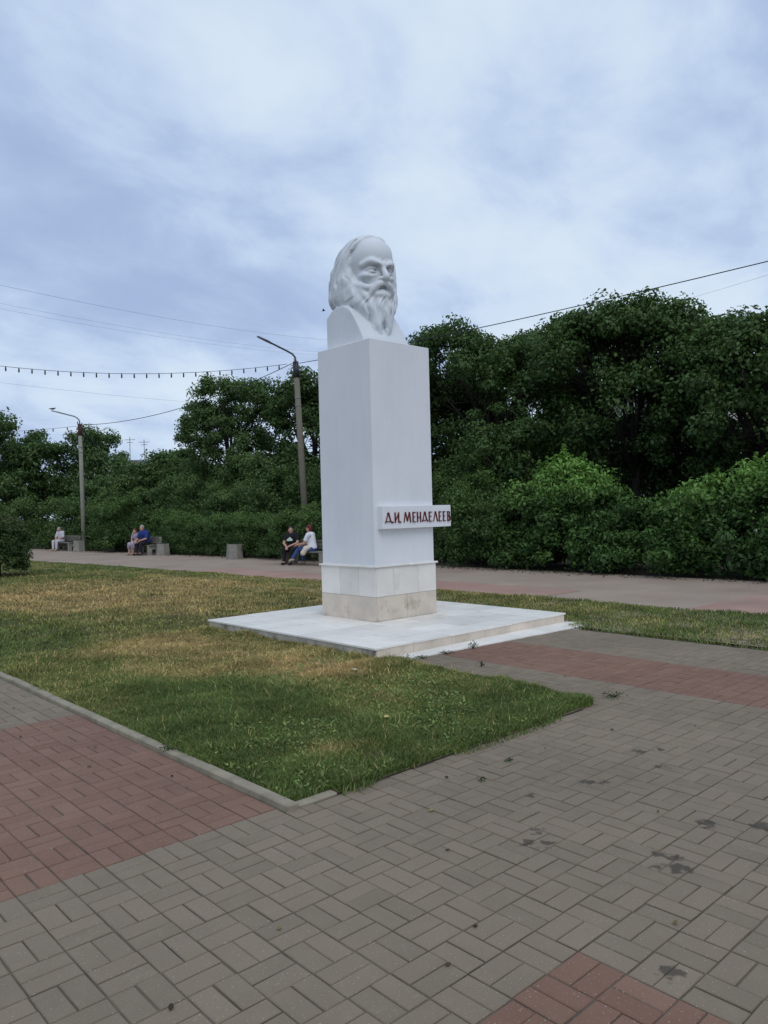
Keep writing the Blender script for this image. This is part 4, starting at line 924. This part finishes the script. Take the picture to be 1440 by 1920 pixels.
TOP2 = lamp_post('leaning concrete lamp post with a dark arm beside the pillar', (17.61, 23.6, -0.03), (17.40, 23.78, 7.40), (16.38, 24.74, 8.46), 0.135, 0.105, M_pole, M_metal, M_metal)
TOP1 = lamp_post('pale lamp post with a maroon collar near the woman in white', (15.41, 39.99, -0.03), (15.36, 40.05, 6.54), (14.30, 40.98, 7.32), 0.115, 0.095, M_pole_pale, M_maroon, M_steel)
def sag(a, b, s, n=18):
    a, b = Vector(a), Vector(b); return [a.lerp(b, i / n) - Vector((0, 0, 4 * s * (i / n) * (1 - i / n))) for i in range(n + 1)]
def cable(label, a, b, s, r, m=None, name='cable', group='overhead cables'):
    o = MB().tube(sag(a, b, s), r, 5, cap=False).build(name, m or M_wire); tag(o, label, 'cable', group); return o
def garland(label, a, b, s, nb, r=0.009):
    root = empty('string_lights', a); tag(root, label, 'string lights', 'strings of bulbs'); A = Vector(a)
    MB().tube([p - A for p in sag(a, b, s, 30)], r, 5, cap=False).build('wire', M_wire, root)
    me = None
    for i in range(nb):
        f = (i + 0.7) / nb; p = Vector(a).lerp(Vector(b), f) - Vector((0, 0, 4 * s * f * (1 - f))) - A
        if me is None:
            o = MB().tube([(0, 0, 0.01), (0, 0, -0.05), (0, 0, -0.06), (0, 0, -0.15), (0, 0, -0.17)], [0.020, 0.024, 0.028, 0.028, 0.010], 7).build('bulb', M_metal, root, loc=p); me = o.data
        else: link('bulb', me, None, root, p)
garland('string of small bulbs sagging from the leaning lamp post to the left edge', TOP2 + Vector((-0.25, 0.2, -0.02)), (5.2, 31.6, 7.85), 0.62, 32)
garland('bulb string running left from the pale lamp post', TOP1 + Vector((-0.1, 0.1, -0.05)), (6.0, 46.5, 6.5), 0.30, 16)
cable('sagging cable between the two lamp posts', TOP2 + Vector((-0.1, 0.1, -0.0)), TOP1, 0.55, 0.014)
cable('dark cable rising across the sky to the upper right', TOP2 + Vector((0.1, -0.1, 0.0)), (19.2, -3.4, 7.55), 0.30, 0.013)
cable('cable dropping right from the pale lamp post to the roof', TOP1 + Vector((0.1, 0, -0.15)), (37.0, 79.0, 8.2), 1.5, 0.026)
cable('second cable from the pale lamp post to the roof', TOP1 + Vector((0.1, 0, -0.4)), (36.5, 79.4, 7.6), 2.0, 0.02)
cable('upper faint power line in the sky left of the bust', (8, 70, 22.6), (80, 96, 29.5), 1.2, 0.013, M_wire_pale, group='faint power lines')
cable('middle faint power line in the sky left of the bust', (8, 70, 21.0), (80, 96, 27.5), 1.2, 0.009, M_wire_pale, group='faint power lines')
cable('lower faint power line in the sky left of the bust', (8, 70, 20.5), (80, 96, 27.0), 1.2, 0.009, M_wire_pale, group='faint power lines')
cable('faint power line low over the trees at the left', (8, 70, 14.0), (80, 96, 18.5), 1.0, 0.009, M_wire_pale, group='faint power lines')
cable('faint power line behind the right tree tops', (60, 45, 18.0), (55, 8, 18.6), 0.8, 0.008, M_wire_pale, group='faint power lines')

def bench(label, loc, rz=0.0, L_=2.0):
    """seat along local y, sitter faces -x"""
    root = empty('bench', (loc[0], loc[1], 0), rz); tag(root, label, 'bench', 'concrete benches along the walk')
    for y in (-L_ / 2 + 0.14, L_ / 2 - 0.14):
        w = 0.085
        MB().add([(x, yy, z) for yy in (y - w, y + w) for x, z in ((-0.26, -0.03), (-0.10, -0.03), (-0.08, 0.24), (0.10, 0.24), (0.12, -0.03), (0.30, -0.03), (0.38, 0.78), (0.24, 0.78), (0.20, 0.40), (-0.26, 0.40))],
                 [tuple(range(9, -1, -1)), tuple(range(10, 20))] + [(i, (i + 1) % 10, 10 + (i + 1) % 10, 10 + i) for i in range(10)]).build('support', M_conc, root, bevel=0.012)
    for i in range(4):
        x = -0.25 + i * 0.118; MB().box(x, x + 0.10, -L_ / 2, L_ / 2, 0.402, 0.445).build('seat_slat', M_slat, root, bevel=0.006)
    for i in range(3):
        z = 0.50 + i * 0.105; x = 0.152 + i * 0.012
        MB().box(x, x + 0.035, -L_ / 2, L_ / 2, z, z + 0.085).build('back_slat', M_slat, root, bevel=0.006)
    return root
bench('concrete bench with two talking people by the pillar', (14.95, 20.05), 0.0, 2.3)
bench('concrete bench under the man in blue', (15.15, 32.35), 0.02, 1.9)
bench('concrete bench with the woman in white', (14.95, 41.15), 0.03, 1.9)
def bin_(label, loc, rz, h=0.56, r=0.30):
    root = empty('litter_bin', (loc[0], loc[1], 0), rz); tag(root, label, 'bin', 'concrete bins along the walk')
    n = 6; ring = lambda rr, z: [(rr * math.cos(2 * math.pi * k / n), rr * math.sin(2 * math.pi * k / n), z) for k in range(n)]
    V_ = ring(r * 1.08, -0.02) + ring(r * 0.94, h) + ring(r * 0.74, h) + ring(r * 0.70, 0.12)
    F_ = [(i * n + k, i * n + (k + 1) % n, (i + 1) * n + (k + 1) % n, (i + 1) * n + k) for i in range(3) for k in range(n)] + [tuple(3 * n + k for k in range(n))]
    MB().add(V_, F_).build('tub', M_conc, root, bevel=0.0)
    V_ = ring(r * 0.72, h - 0.03) + ring(r * 0.66, h + 0.015) + ring(r * 0.60, h + 0.015) + ring(r * 0.58, 0.14)
    MB().add(V_, F_).build('liner', M_metal, root)
bin_('lone concrete bin standing beside the walk left of the pillar', (15.42, 25.28), 0.3)
bin_('concrete bin at the foot of the pale lamp post', (14.87, 39.25), 0.1)
bin_('low concrete bin next to the bench of the man in blue', (15.32, 30.95), 0.2, 0.50, 0.29)

# ---------------------------------------------------------------- houses beyond the trees
M_wall = mat('pale_render', (0.52, 0.49, 0.44), rough=0.9, var=0.08, vscale=0.5)
M_roof = mat('slate_roof', (0.12, 0.115, 0.12), rough=0.8, var=0.15, vscale=1.0)
M_glass = mat('window_glass', (0.05, 0.06, 0.07), rough=0.1, spec=0.6)
M_frame = mat('window_frame', (0.6, 0.6, 0.58), rough=0.6)
def house(label, loc, rz, w, d, h, nx, nz, aerials=0):
    root = empty('house', (loc[0], loc[1], -0.03), rz); tag(root, label, 'house', 'houses beyond the trees')
    MB().box(-w / 2, w / 2, -d / 2, d / 2, -0.2, h).build('wall', M_wall, root)
    rf = MB().add([(-w / 2 - 0.5, -d / 2 - 0.5, h + 0.002), (w / 2 + 0.5, -d / 2 - 0.5, h + 0.002), (w / 2 + 0.5, d / 2 + 0.5, h + 0.002), (-w / 2 - 0.5, d / 2 + 0.5, h + 0.002), (-w / 2 + 2, 0, h + 1.0), (w / 2 - 2, 0, h + 1.0)],
             [(0, 1, 5, 4), (1, 2, 5), (2, 3, 4, 5), (3, 0, 4), (3, 2, 1, 0)]).build('roof', M_roof, root)
    for k in range(nz):
        for i in range(nx):
            x = -w / 2 + (i + 0.5) * w / nx; z = 1.0 + k * 2.9
            f = MB().box(x - 0.75, x + 0.75, -d / 2 - 0.06, -d / 2 + 0.02, z, z + 1.5).build('window', M_frame, root)
            for a, b in ((-0.68, -0.03), (0.03, 0.68)): MB().box(x + a, x + b, -d / 2 - 0.085, -d / 2 - 0.055, z + 0.08, z + 1.42).build('pane', M_glass, f)
    for i in range(aerials):
        x = -w / 2 + 3.0 + i * 1.6; hh = 2.4 + 0.3 * (i % 2)
        MB().tube([(x, 0, h + 0.6), (x, 0, h + 0.9 + hh)], 0.04, 5).tube([(x - 0.6, 0, h + 0.6 + hh), (x + 0.6, 0, h + 0.6 + hh)], 0.03, 4).tube([(x - 0.35, 0, h + 0.3 + hh), (x + 0.35, 0, h + 0.3 + hh)], 0.03, 4).build('aerial', M_steel, rf)
house('distant house with a dark roof and aerials showing between the left trees', (39.5, 82.0), R(-40), 14, 9, 7.2, 5, 2, 3)
house('pale house glimpsed through gaps in the dark right trees', (47, 28), R(62), 30, 10, 7.4, 11, 2)

# ---------------------------------------------------------------- birds
M_bird = mat('dark_bird', (0.03, 0.03, 0.035), rough=0.7)
def bird(label, loc, rz, flying=True, sc=1.0):
    root = empty('bird', loc, rz); root.scale = (sc,) * 3; tag(root, label, 'bird', 'birds')
    s = SDF((-0.10, -0.22, -0.12), (0.10, 0.24, 0.16), 0.008)
    s.ell((0, 0, 0), (0.045, 0.10, 0.045), 0.02); s.ell((0, -0.11, 0.04), (0.028, 0.032, 0.028), 0.03); s.cap([(0, -0.13, 0.04), (0, -0.17, 0.035)], [0.010, 0.003], 0.006); s.cap([(0, 0.08, 0.0), (0, 0.20, 0.0)], [0.025, 0.012], 0.03)
    if not flying: s.cap([(0.02, 0, -0.04), (0.02, 0, -0.10)], 0.008, 0.006); s.cap([(-0.02, 0, -0.04), (-0.02, 0, -0.10)], 0.008, 0.006)
    link('body', s.mesh('body'), M_bird, root)
    for sg in (-1, 1):
        if flying: V_ = [(sg * 0.03, -0.06, 0.02), (sg * 0.16, -0.09, 0.09), (sg * 0.30, 0.02, 0.11), (sg * 0.15, 0.05, 0.07), (sg * 0.03, 0.07, 0.02)]
        else: V_ = [(sg * 0.035, -0.06, 0.03), (sg * 0.055, -0.02, 0.0), (sg * 0.045, 0.08, -0.01), (sg * 0.02, 0.16, 0.0), (sg * 0.03, 0.05, 0.035)]
        V2 = [(x, y, z + 0.008) for x, y, z in V_]
        MB().add(V_ + V2, [(4, 3, 2, 1, 0), (5, 6, 7, 8, 9)] + [(i, (i + 1) % 5, 5 + (i + 1) % 5, 5 + i) for i in range(5)]).build('wing', M_bird, root)
bird('small dark bird flying left of the bust', (24.9, 31.46, 12.2), R(40), True, 0.6)
bird('dark bird perched on the arm of the pale lamp post', (14.33, 40.95, 7.42), R(60), False)
# ---------------------------------------------------------------- people on the benches
M_skin = mat('skin', (0.48, 0.27, 0.20), rough=0.55, var=0.05, vscale=20)
def cloth(name, c, c2=None, **kw): return mat(name, c, rough=0.9, var=0.12, vscale=14, dark=c2, dscale=kw.get('ds', 9), dlo=0.5, dhi=0.52, dfac=0.9 if c2 else 0, bump=0.2, bscale=60)
def person(label, loc, rz, J, shirt, legs, shoe, hair, sleeve=0.55, skirt=None, skin_legs=False, hair_long=False, group=None, extra=None, scale=1.0, stout=1.0):
    root = empty('person', loc, rz); root.scale = (scale,) * 3; tag(root, label, 'person', group)
    g = lambda k: np.array(J[k], float)
    lo, hi = (-0.62, -0.78, -0.03), (0.62, 0.36, 1.48)
    hd = g('head'); yaw = J.get('yaw', 0.0)
    def hp(x, y, z): c, s_ = math.cos(yaw), math.sin(yaw); return tuple(hd + np.array([x * c - y * s_, x * s_ + y * c, z]))
    b = SDF(lo, hi, 0.013)
    b.ell(tuple(hd + [0, 0, 0.02]), (0.073, 0.092, 0.10), 0.02, rz=yaw); b.ell(hp(0, -0.018, -0.055), (0.055, 0.068, 0.065), 0.03, rz=yaw)
    b.cap([hp(0, -0.085, 0.01), hp(0, -0.108, -0.025)], [0.012, 0.016], 0.012)
    for s_ in (-1, 1):
        b.ell(hp(s_ * 0.075, 0.01, -0.01), (0.012, 0.022, 0.032), 0.01, rz=yaw); b.ell(hp(s_ * 0.03, -0.096, 0.012), (0.020, 0.016, 0.011), 0.008, sub=True, rz=yaw)
    b.ell(hp(0, -0.088, -0.066), (0.026, 0.012, 0.006), 0.006, sub=True, rz=yaw)
    b.cap([tuple(hd + [0, 0.01, -0.06]), tuple(g('neck'))], [0.052, 0.058], 0.03)
    b.cap([tuple(g('chest')), tuple(g('waist')), tuple(g('hip'))], [0.125 * stout, 0.125 * stout, 0.14 * stout], 0.05)
    for s_ in 'LR':
        sh, el, wr = g('sh' + s_), g('el' + s_), g('wr' + s_)
        b.cap([tuple(g('chest') * 0.4 + sh * 0.6), tuple(sh), tuple(el), tuple(wr)], [0.07, 0.062, 0.043, 0.029], 0.03)
        dr = (wr - el) / np.linalg.norm(wr - el); dr2 = dr * 0.7 + np.array([0, 0, -0.3]); dr2 /= np.linalg.norm(dr2)
        sd = np.cross(dr2, [0, 0, 1]); sd /= np.linalg.norm(sd) + 1e-6; palm = wr + dr2 * 0.055
        b.ell(tuple(palm), (0.034, 0.034, 0.026), 0.02)
        for q, ln in ((-1.5, 0.062), (-0.5, 0.075), (0.5, 0.07), (1.5, 0.055)):
            p0 = palm + sd * q * 0.017 + dr2 * 0.02; p1 = p0 + dr2 * ln * 0.6; p2 = p1 + dr2 * ln * 0.35 + np.array([0, 0, -0.022]); b.cap([tuple(p0), tuple(p1), tuple(p2)], [0.010, 0.009, 0.008], 0.004)
        b.cap([tuple(palm - dr2 * 0.02 + sd * 0.02), tuple(palm + sd * 0.045 + dr2 * 0.02), tuple(palm + sd * 0.05 + dr2 * 0.045)], [0.013, 0.011, 0.009], 0.008)
        b.cap([tuple(g('hp' + s_)), tuple(g('kn' + s_)), tuple(g('an' + s_))], [0.085 * stout, 0.058, 0.038], 0.03)
        b.cap([tuple(g('an' + s_)), tuple(g('to' + s_))], [0.036, 0.030], 0.02)
    body = link('body', b.mesh('body'), M_skin, root)
    c = SDF(lo, hi, 0.013)          # shirt
    c.cap([tuple(g('neck') * 0.35 + g('chest') * 0.65), tuple(g('waist')), tuple(g('hip') + [0, -0.01, 0.03])], [0.148 * stout, 0.150 * stout, 0.166 * stout], 0.05)
    for s_ in 'LR':
        sh, el = g('sh' + s_), g('el' + s_); c.cap([tuple(g('chest') * 0.45 + sh * 0.55 + [0, 0, 0.01]), tuple(sh + [0, 0, 0.004]), tuple(sh + (el - sh) * sleeve)], [0.088, 0.080, 0.074], 0.035)
    c.ell(tuple(g('neck') + [0, -0.035, 0.035]), (0.07, 0.075, 0.05), 0.01, sub=True)
    link('shirt', c.mesh('shirt'), shirt, root)
    t = SDF(lo, hi, 0.013)          # trousers or skirt
    if skirt is not None:
        kn = (g('knL') + g('knR')) / 2
        t.cap([tuple(g('hip') + [0, 0, -0.02]), tuple(kn * 0.5 + g('hip') * 0.5 + [0, 0, -0.02]), tuple(kn + [0, 0, -0.03])], [0.185, 0.165, 0.135], 0.04)
        for s_ in 'LR': t.cap([tuple(g('kn' + s_)), tuple(g('kn' + s_) * 0.6 + g('an' + s_) * 0.4)], [0.09, 0.085], 0.05)
        link('skirt', t.mesh('skirt'), skirt, root)
    else:
        t.cap([tuple(g('hip')), tuple((g('hpL') + g('hpR')) / 2)], [0.155 * stout, 0.15 * stout], 0.04)
        for s_ in 'LR':
            e = J.get('hem', 0.9); t.cap([tuple(g('hp' + s_)), tuple(g('kn' + s_)), tuple(g('kn' + s_) * (1 - e) + g('an' + s_) * e)], [0.105 * stout, 0.078, 0.058], 0.03)
        link('trousers', t.mesh('trousers'), legs, root)
    for s_ in 'LR':
        q = SDF(lo, hi, 0.011); q.cap([tuple(g('an' + s_) + [0, 0.02, -0.035]), tuple(g('to' + s_))], [0.047, 0.040], 0.02); link('shoe', q.mesh('shoe'), shoe, root)
    hh = SDF(lo, hi, 0.011)
    hh.ell(hp(0, 0.018, 0.045), (0.084, 0.098, 0.098), 0.02, rz=yaw)
    if hair_long: hh.ell(hp(0, 0.055, -0.02), (0.085, 0.06, 0.10), 0.03, rz=yaw)
    hh.ell(hp(0, -0.115, -0.03), (0.085, 0.085, 0.095), 0.015, sub=True, rz=yaw)
    link('hair', hh.mesh('hair'), hair, root)
    if extra: extra(root, lo, hi, g)
    return root
def seated(**kw):
    J = dict(head=(0, -0.07, 1.18), neck=(0, -0.03, 1.04), chest=(0, -0.01, 0.88), waist=(0, 0.02, 0.68), hip=(0, 0.04, 0.54), shL=(0.175, -0.02, 0.965), shR=(-0.175, -0.02, 0.965),
             elL=(0.24, -0.08, 0.72), elR=(-0.24, -0.08, 0.72), wrL=(0.05, -0.32, 0.62), wrR=(-0.05, -0.32, 0.62), hpL=(0.095, 0.02, 0.52), hpR=(-0.095, 0.02, 0.52),
             knL=(0.12, -0.40, 0.50), knR=(-0.12, -0.40, 0.50), anL=(0.11, -0.42, 0.10), anR=(-0.11, -0.42, 0.10), toL=(0.13, -0.56, 0.045), toR=(-0.13, -0.56, 0.045))
    J.update(kw); return J
C_black = cloth('black_cotton', (0.012, 0.013, 0.015)); C_white = cloth('white_cotton', (0.72, 0.73, 0.76)); C_jeans = cloth('blue_denim', (0.05, 0.085, 0.22)); C_blue = cloth('blue_shirt_cotton', (0.022, 0.045, 0.20))
C_floral = cloth('patterned_cotton', (0.42, 0.40, 0.46), (0.22, 0.12, 0.18), ds=26); C_lilac = cloth('pale_grey_cotton', (0.55, 0.53, 0.58)); C_navy = cloth('dark_trouser_cloth', (0.02, 0.021, 0.028)); C_cream = cloth('cream_canvas', (0.62, 0.55, 0.46))
H_dark = mat('dark_hair', (0.018, 0.013, 0.011), rough=0.6); H_red = mat('reddish_hair', (0.10, 0.022, 0.018), rough=0.6); H_grey = mat('grey_hair', (0.33, 0.31, 0.28), rough=0.7); S_dark = mat('dark_shoe', (0.02, 0.02, 0.022), rough=0.5); S_tan = mat('tan_shoe', (0.40, 0.32, 0.24), rough=0.6)
def print_(root, lo, hi, g):     # white motif on the chest: a rounded hill shape standing proud of the shirt
    o = MB().add([(x, y, z) for y in (-0.245, -0.195) for x, z in ((-0.095, 0.775), (0.095, 0.775), (0.10, 0.82), (0.055, 0.865), (0.02, 0.905), (-0.02, 0.875), (-0.05, 0.85), (-0.10, 0.815))],
            [tuple(range(8)), tuple(range(15, 7, -1))] + [(i, (i + 1) % 8, 8 + (i + 1) % 8, 8 + i) for i in range(8)]).build('shirt_print', mat('white_print', (0.55, 0.66, 0.60), rough=0.8), root)
def bag_(root, lo, hi, g):
    q = SDF(lo, hi, 0.012); q.cap([(0.17, 0.0, 0.57), (0.21, -0.10, 0.52), (0.23, -0.18, 0.40)], [0.06, 0.08, 0.09], 0.05); q.cap([(0.02, -0.14, 0.60), (0.18, -0.12, 0.56)], [0.05, 0.07], 0.05); link('bag', q.mesh('bag'), C_cream, root)
GP = 'people sitting on the benches'
# local -y is the direction faced; rz = -90 deg faces world -x
person('person in black T-shirt with a white print, hands clasped between the knees', (14.86, 20.72, 0.0), R(-62), seated(head=(0.0, -0.13, 1.13), neck=(0, -0.09, 1.0), chest=(0, -0.05, 0.86), elL=(0.25, -0.16, 0.70), elR=(-0.25, -0.16, 0.70), wrL=(0.04, -0.40, 0.60), wrR=(-0.04, -0.40, 0.60), yaw=R(30),
       knL=(0.16, -0.38, 0.49), knR=(-0.16, -0.38, 0.49)), C_black, C_black, S_dark, H_dark, group=GP, extra=print_, stout=1.15, hair_long=True)
person('person in white T-shirt and blue jeans turned sideways on the bench, reddish hair', (14.86, 19.72, 0.0), R(-152), seated(head=(0, -0.06, 1.17), elL=(0.20, -0.16, 0.70), elR=(-0.20, -0.16, 0.70), wrL=(0.16, -0.42, 0.66), wrR=(-0.10, -0.42, 0.63), knR=(-0.05, -0.40, 0.50), anR=(-0.20, -0.36, 0.12), toR=(-0.28, -0.48, 0.05),
       knL=(0.05, -0.42, 0.53), anL=(0.10, -0.62, 0.22), toL=(0.10, -0.72, 0.15)), C_white, C_jeans, S_tan, H_red, group=GP, extra=bag_, hair_long=True)
person('elderly person in blue shirt and dark trousers leaning forward on the bench', (15.06, 32.05, 0.0), R(-70), seated(head=(0, -0.20, 1.14), neck=(0, -0.13, 1.02), chest=(0, -0.09, 0.87), shL=(0.19, -0.10, 0.955), shR=(-0.19, -0.10, 0.955), elL=(0.24, -0.22, 0.70), elR=(-0.24, -0.22, 0.70), wrL=(0.10, -0.44, 0.62), wrR=(-0.10, -0.44, 0.62)),
       C_blue, C_navy, S_dark, H_grey, group=GP, stout=1.2, sleeve=0.75, scale=1.04)
person('red haired person in a patterned dress next to the one in blue', (14.98, 32.72, 0.0), R(-66), seated(head=(0, -0.14, 1.08), neck=(0, -0.08, 0.96), chest=(0, -0.05, 0.83), elL=(0.22, -0.14, 0.68)), C_floral, None, S_tan, H_red, skirt=C_floral, group=GP, hair_long=True, sleeve=0.7, scale=0.97)
person('person dressed all in white on the farthest bench', (14.82, 41.65, 0.0), R(-66), seated(head=(0, -0.12, 1.12), neck=(0, -0.06, 1.0)), C_lilac, C_lilac, S_tan, H_grey, group=GP, sleeve=0.9)
# ---------------------------------------------------------------- weeds, fallen leaves
M_weed = leaf_mat('weed_leaf', (0.035, 0.065, 0.020), (0.110, 0.150, 0.050), 0.15)
M_dryleaf = mat('dry_leaf', (0.19, 0.14, 0.06), rough=0.8, objrand=0.4)
M_crumb = mat('dark_crumb', (0.045, 0.036, 0.026), rough=0.9, objrand=0.4)
def weed(label, x, y, n, h, spread, z=0.0):
    root = empty('weed', (x, y, z)); tag(root, label, 'weed', 'weeds in the paving joints')
    a = rng.uniform(0, 2 * np.pi, n); rr = spread * rng.random(n) ** 0.6; hh = h * rng.uniform(0.25, 1, n)
    P_ = np.stack([np.cos(a) * rr, np.sin(a) * rr, hh * (1 - 0.5 * rr / spread)], 1)
    N_ = unit(np.stack([np.cos(a), np.sin(a), 1.0 + 0 * a], 1) + rng.normal(size=(n, 3)) * 0.4)
    fol_obj('leaves', leaf_quads(P_, N_, rng.uniform(0.012, 0.032, n), 0.36), np.repeat(rng.random(n), 4), M_weed, root)
    mb = MB()
    for i in range(0, n, 5): mb.tube([(0, 0, 0), tuple(P_[i] * 0.6 + np.array([0, 0, 0.01])), tuple(P_[i])], [0.004, 0.003, 0.002], 4, cap=False)
    o = mb.build('stem', M_weed, root); o['kind'] = 'stuff'
weed('dry bushy weed at the near end of the marble step', 5.83, 6.05, 110, 0.12, 0.13)
weed('small weed beside the dry bushy one at the step', 6.15, 6.12, 40, 0.05, 0.09)
weed('upright weed growing against the middle of the step', 6.98, 6.09, 60, 0.11, 0.07)
weed('flat weed left of the upright one along the step', 6.52, 6.10, 40, 0.06, 0.10)
weed('weed on the paving between step and lawn corner', 6.25, 5.35, 35, 0.07, 0.06)
weed('flat weed beyond the tip of the lawn corner', 6.02, 3.62, 50, 0.04, 0.13)
weed('weed sprouting from a gap in the kerb', 2.53, 5.05, 50, 0.07, 0.10, 0.02)
weed('grass tuft at the far corner of the platform step', 9.28, 5.98, 50, 0.07, 0.10)
weed('tiny weed in the paving in front of the lawn', 3.62, 3.12, 14, 0.02, 0.035)
weed('second tiny weed in the paving in front of the lawn', 4.02, 3.22, 14, 0.02, 0.035)
def litter(label, x, y, s, m, z=0.004, name='fallen_leaf', cat='leaf', group='fallen leaves and crumbs on the paving'):
    a = random.uniform(0, 6.28); n = 7
    pts = [(math.cos(a) * s * math.cos(2 * math.pi * k / n) - math.sin(a) * s * 0.55 * math.sin(2 * math.pi * k / n), math.sin(a) * s * math.cos(2 * math.pi * k / n) + math.cos(a) * s * 0.55 * math.sin(2 * math.pi * k / n), random.uniform(0, s * 0.35)) for k in range(n)]
    o = MB().add(pts + [(x_, y_, z_ + 0.002) for x_, y_, z_ in pts], [tuple(range(n - 1, -1, -1)), tuple(range(n, 2 * n))] + [(i, (i + 1) % n, n + (i + 1) % n, n + i) for i in range(n)]).build(name, m)
    o.location = (x, y, z); tag(o, label, cat, group)
LB = 'small dry leaf or crumb lying on the paving'
for (x, y) in ((1.9, 6.3), (2.05, 6.0), (2.2, 5.6), (2.0, 5.2), (1.7, 7.4), (1.85, 7.9), (2.15, 7.3), (2.3, 4.6), (1.6, 8.2), (3.05, 3.0), (2.75, 2.6), (3.5, 3.3), (4.4, 3.2), (5.1, 3.1), (2.05, 1.95), (2.32, 2.05), (1.75, 2.6), (1.2, 2.45), (3.9, 2.1), (4.6, 3.4), (6.4, 4.4), (7.2, 4.9), (5.6, 2.7), (2.9, 1.5)):
    litter(LB, x, y, random.uniform(0.008, 0.02), random.choice([M_dryleaf, M_crumb, M_crumb]))
litter('pale yellow leaf lying in the grass near the front kerb', 4.02, 4.42, 0.035, mat('yellow_leaf', (0.55, 0.45, 0.15), rough=0.7), 0.075, group='leaves in the grass')
litter('whitish leaf lying in the grass near the platform corner', 5.0, 5.95, 0.05, mat('pale_leaf', (0.42, 0.48, 0.36), rough=0.7), 0.07, group='leaves in the grass')
litter('curled tan leaf on the soil at the front edge of the lawn', 3.75, 3.66, 0.04, mat('tan_leaf', (0.42, 0.36, 0.22), rough=0.7), 0.02, group='leaves in the grass')
# leaf litter along the foot of the hedge
n = 2600; ly = rng.uniform(2, 45, n); lx = np.interp(ly, [0, 24, 30, 44], [16.6, 16.4, 15.9, 15.2]) - np.abs(rng.normal(0, 0.42, n)) + 0.25
Pn = np.stack([lx, ly, 0.006 + rng.random(n) * 0.012], 1); Nn = unit(np.array([[0, 0, 1.0]]) + rng.normal(size=(n, 3)) * 0.25)
me = mesh_np('leaf_litter', leaf_quads(Pn, Nn, rng.uniform(0.03, 0.09, n), 0.6), np.arange(4 * n).reshape(-1, 4))
tag(link('leaf_litter', me, mat('brown_litter', (0.085, 0.068, 0.042), rough=0.9, var=0.5, vscale=6)), 'brown leaf litter scattered along the foot of the hedge', 'litter', kind='stuff')
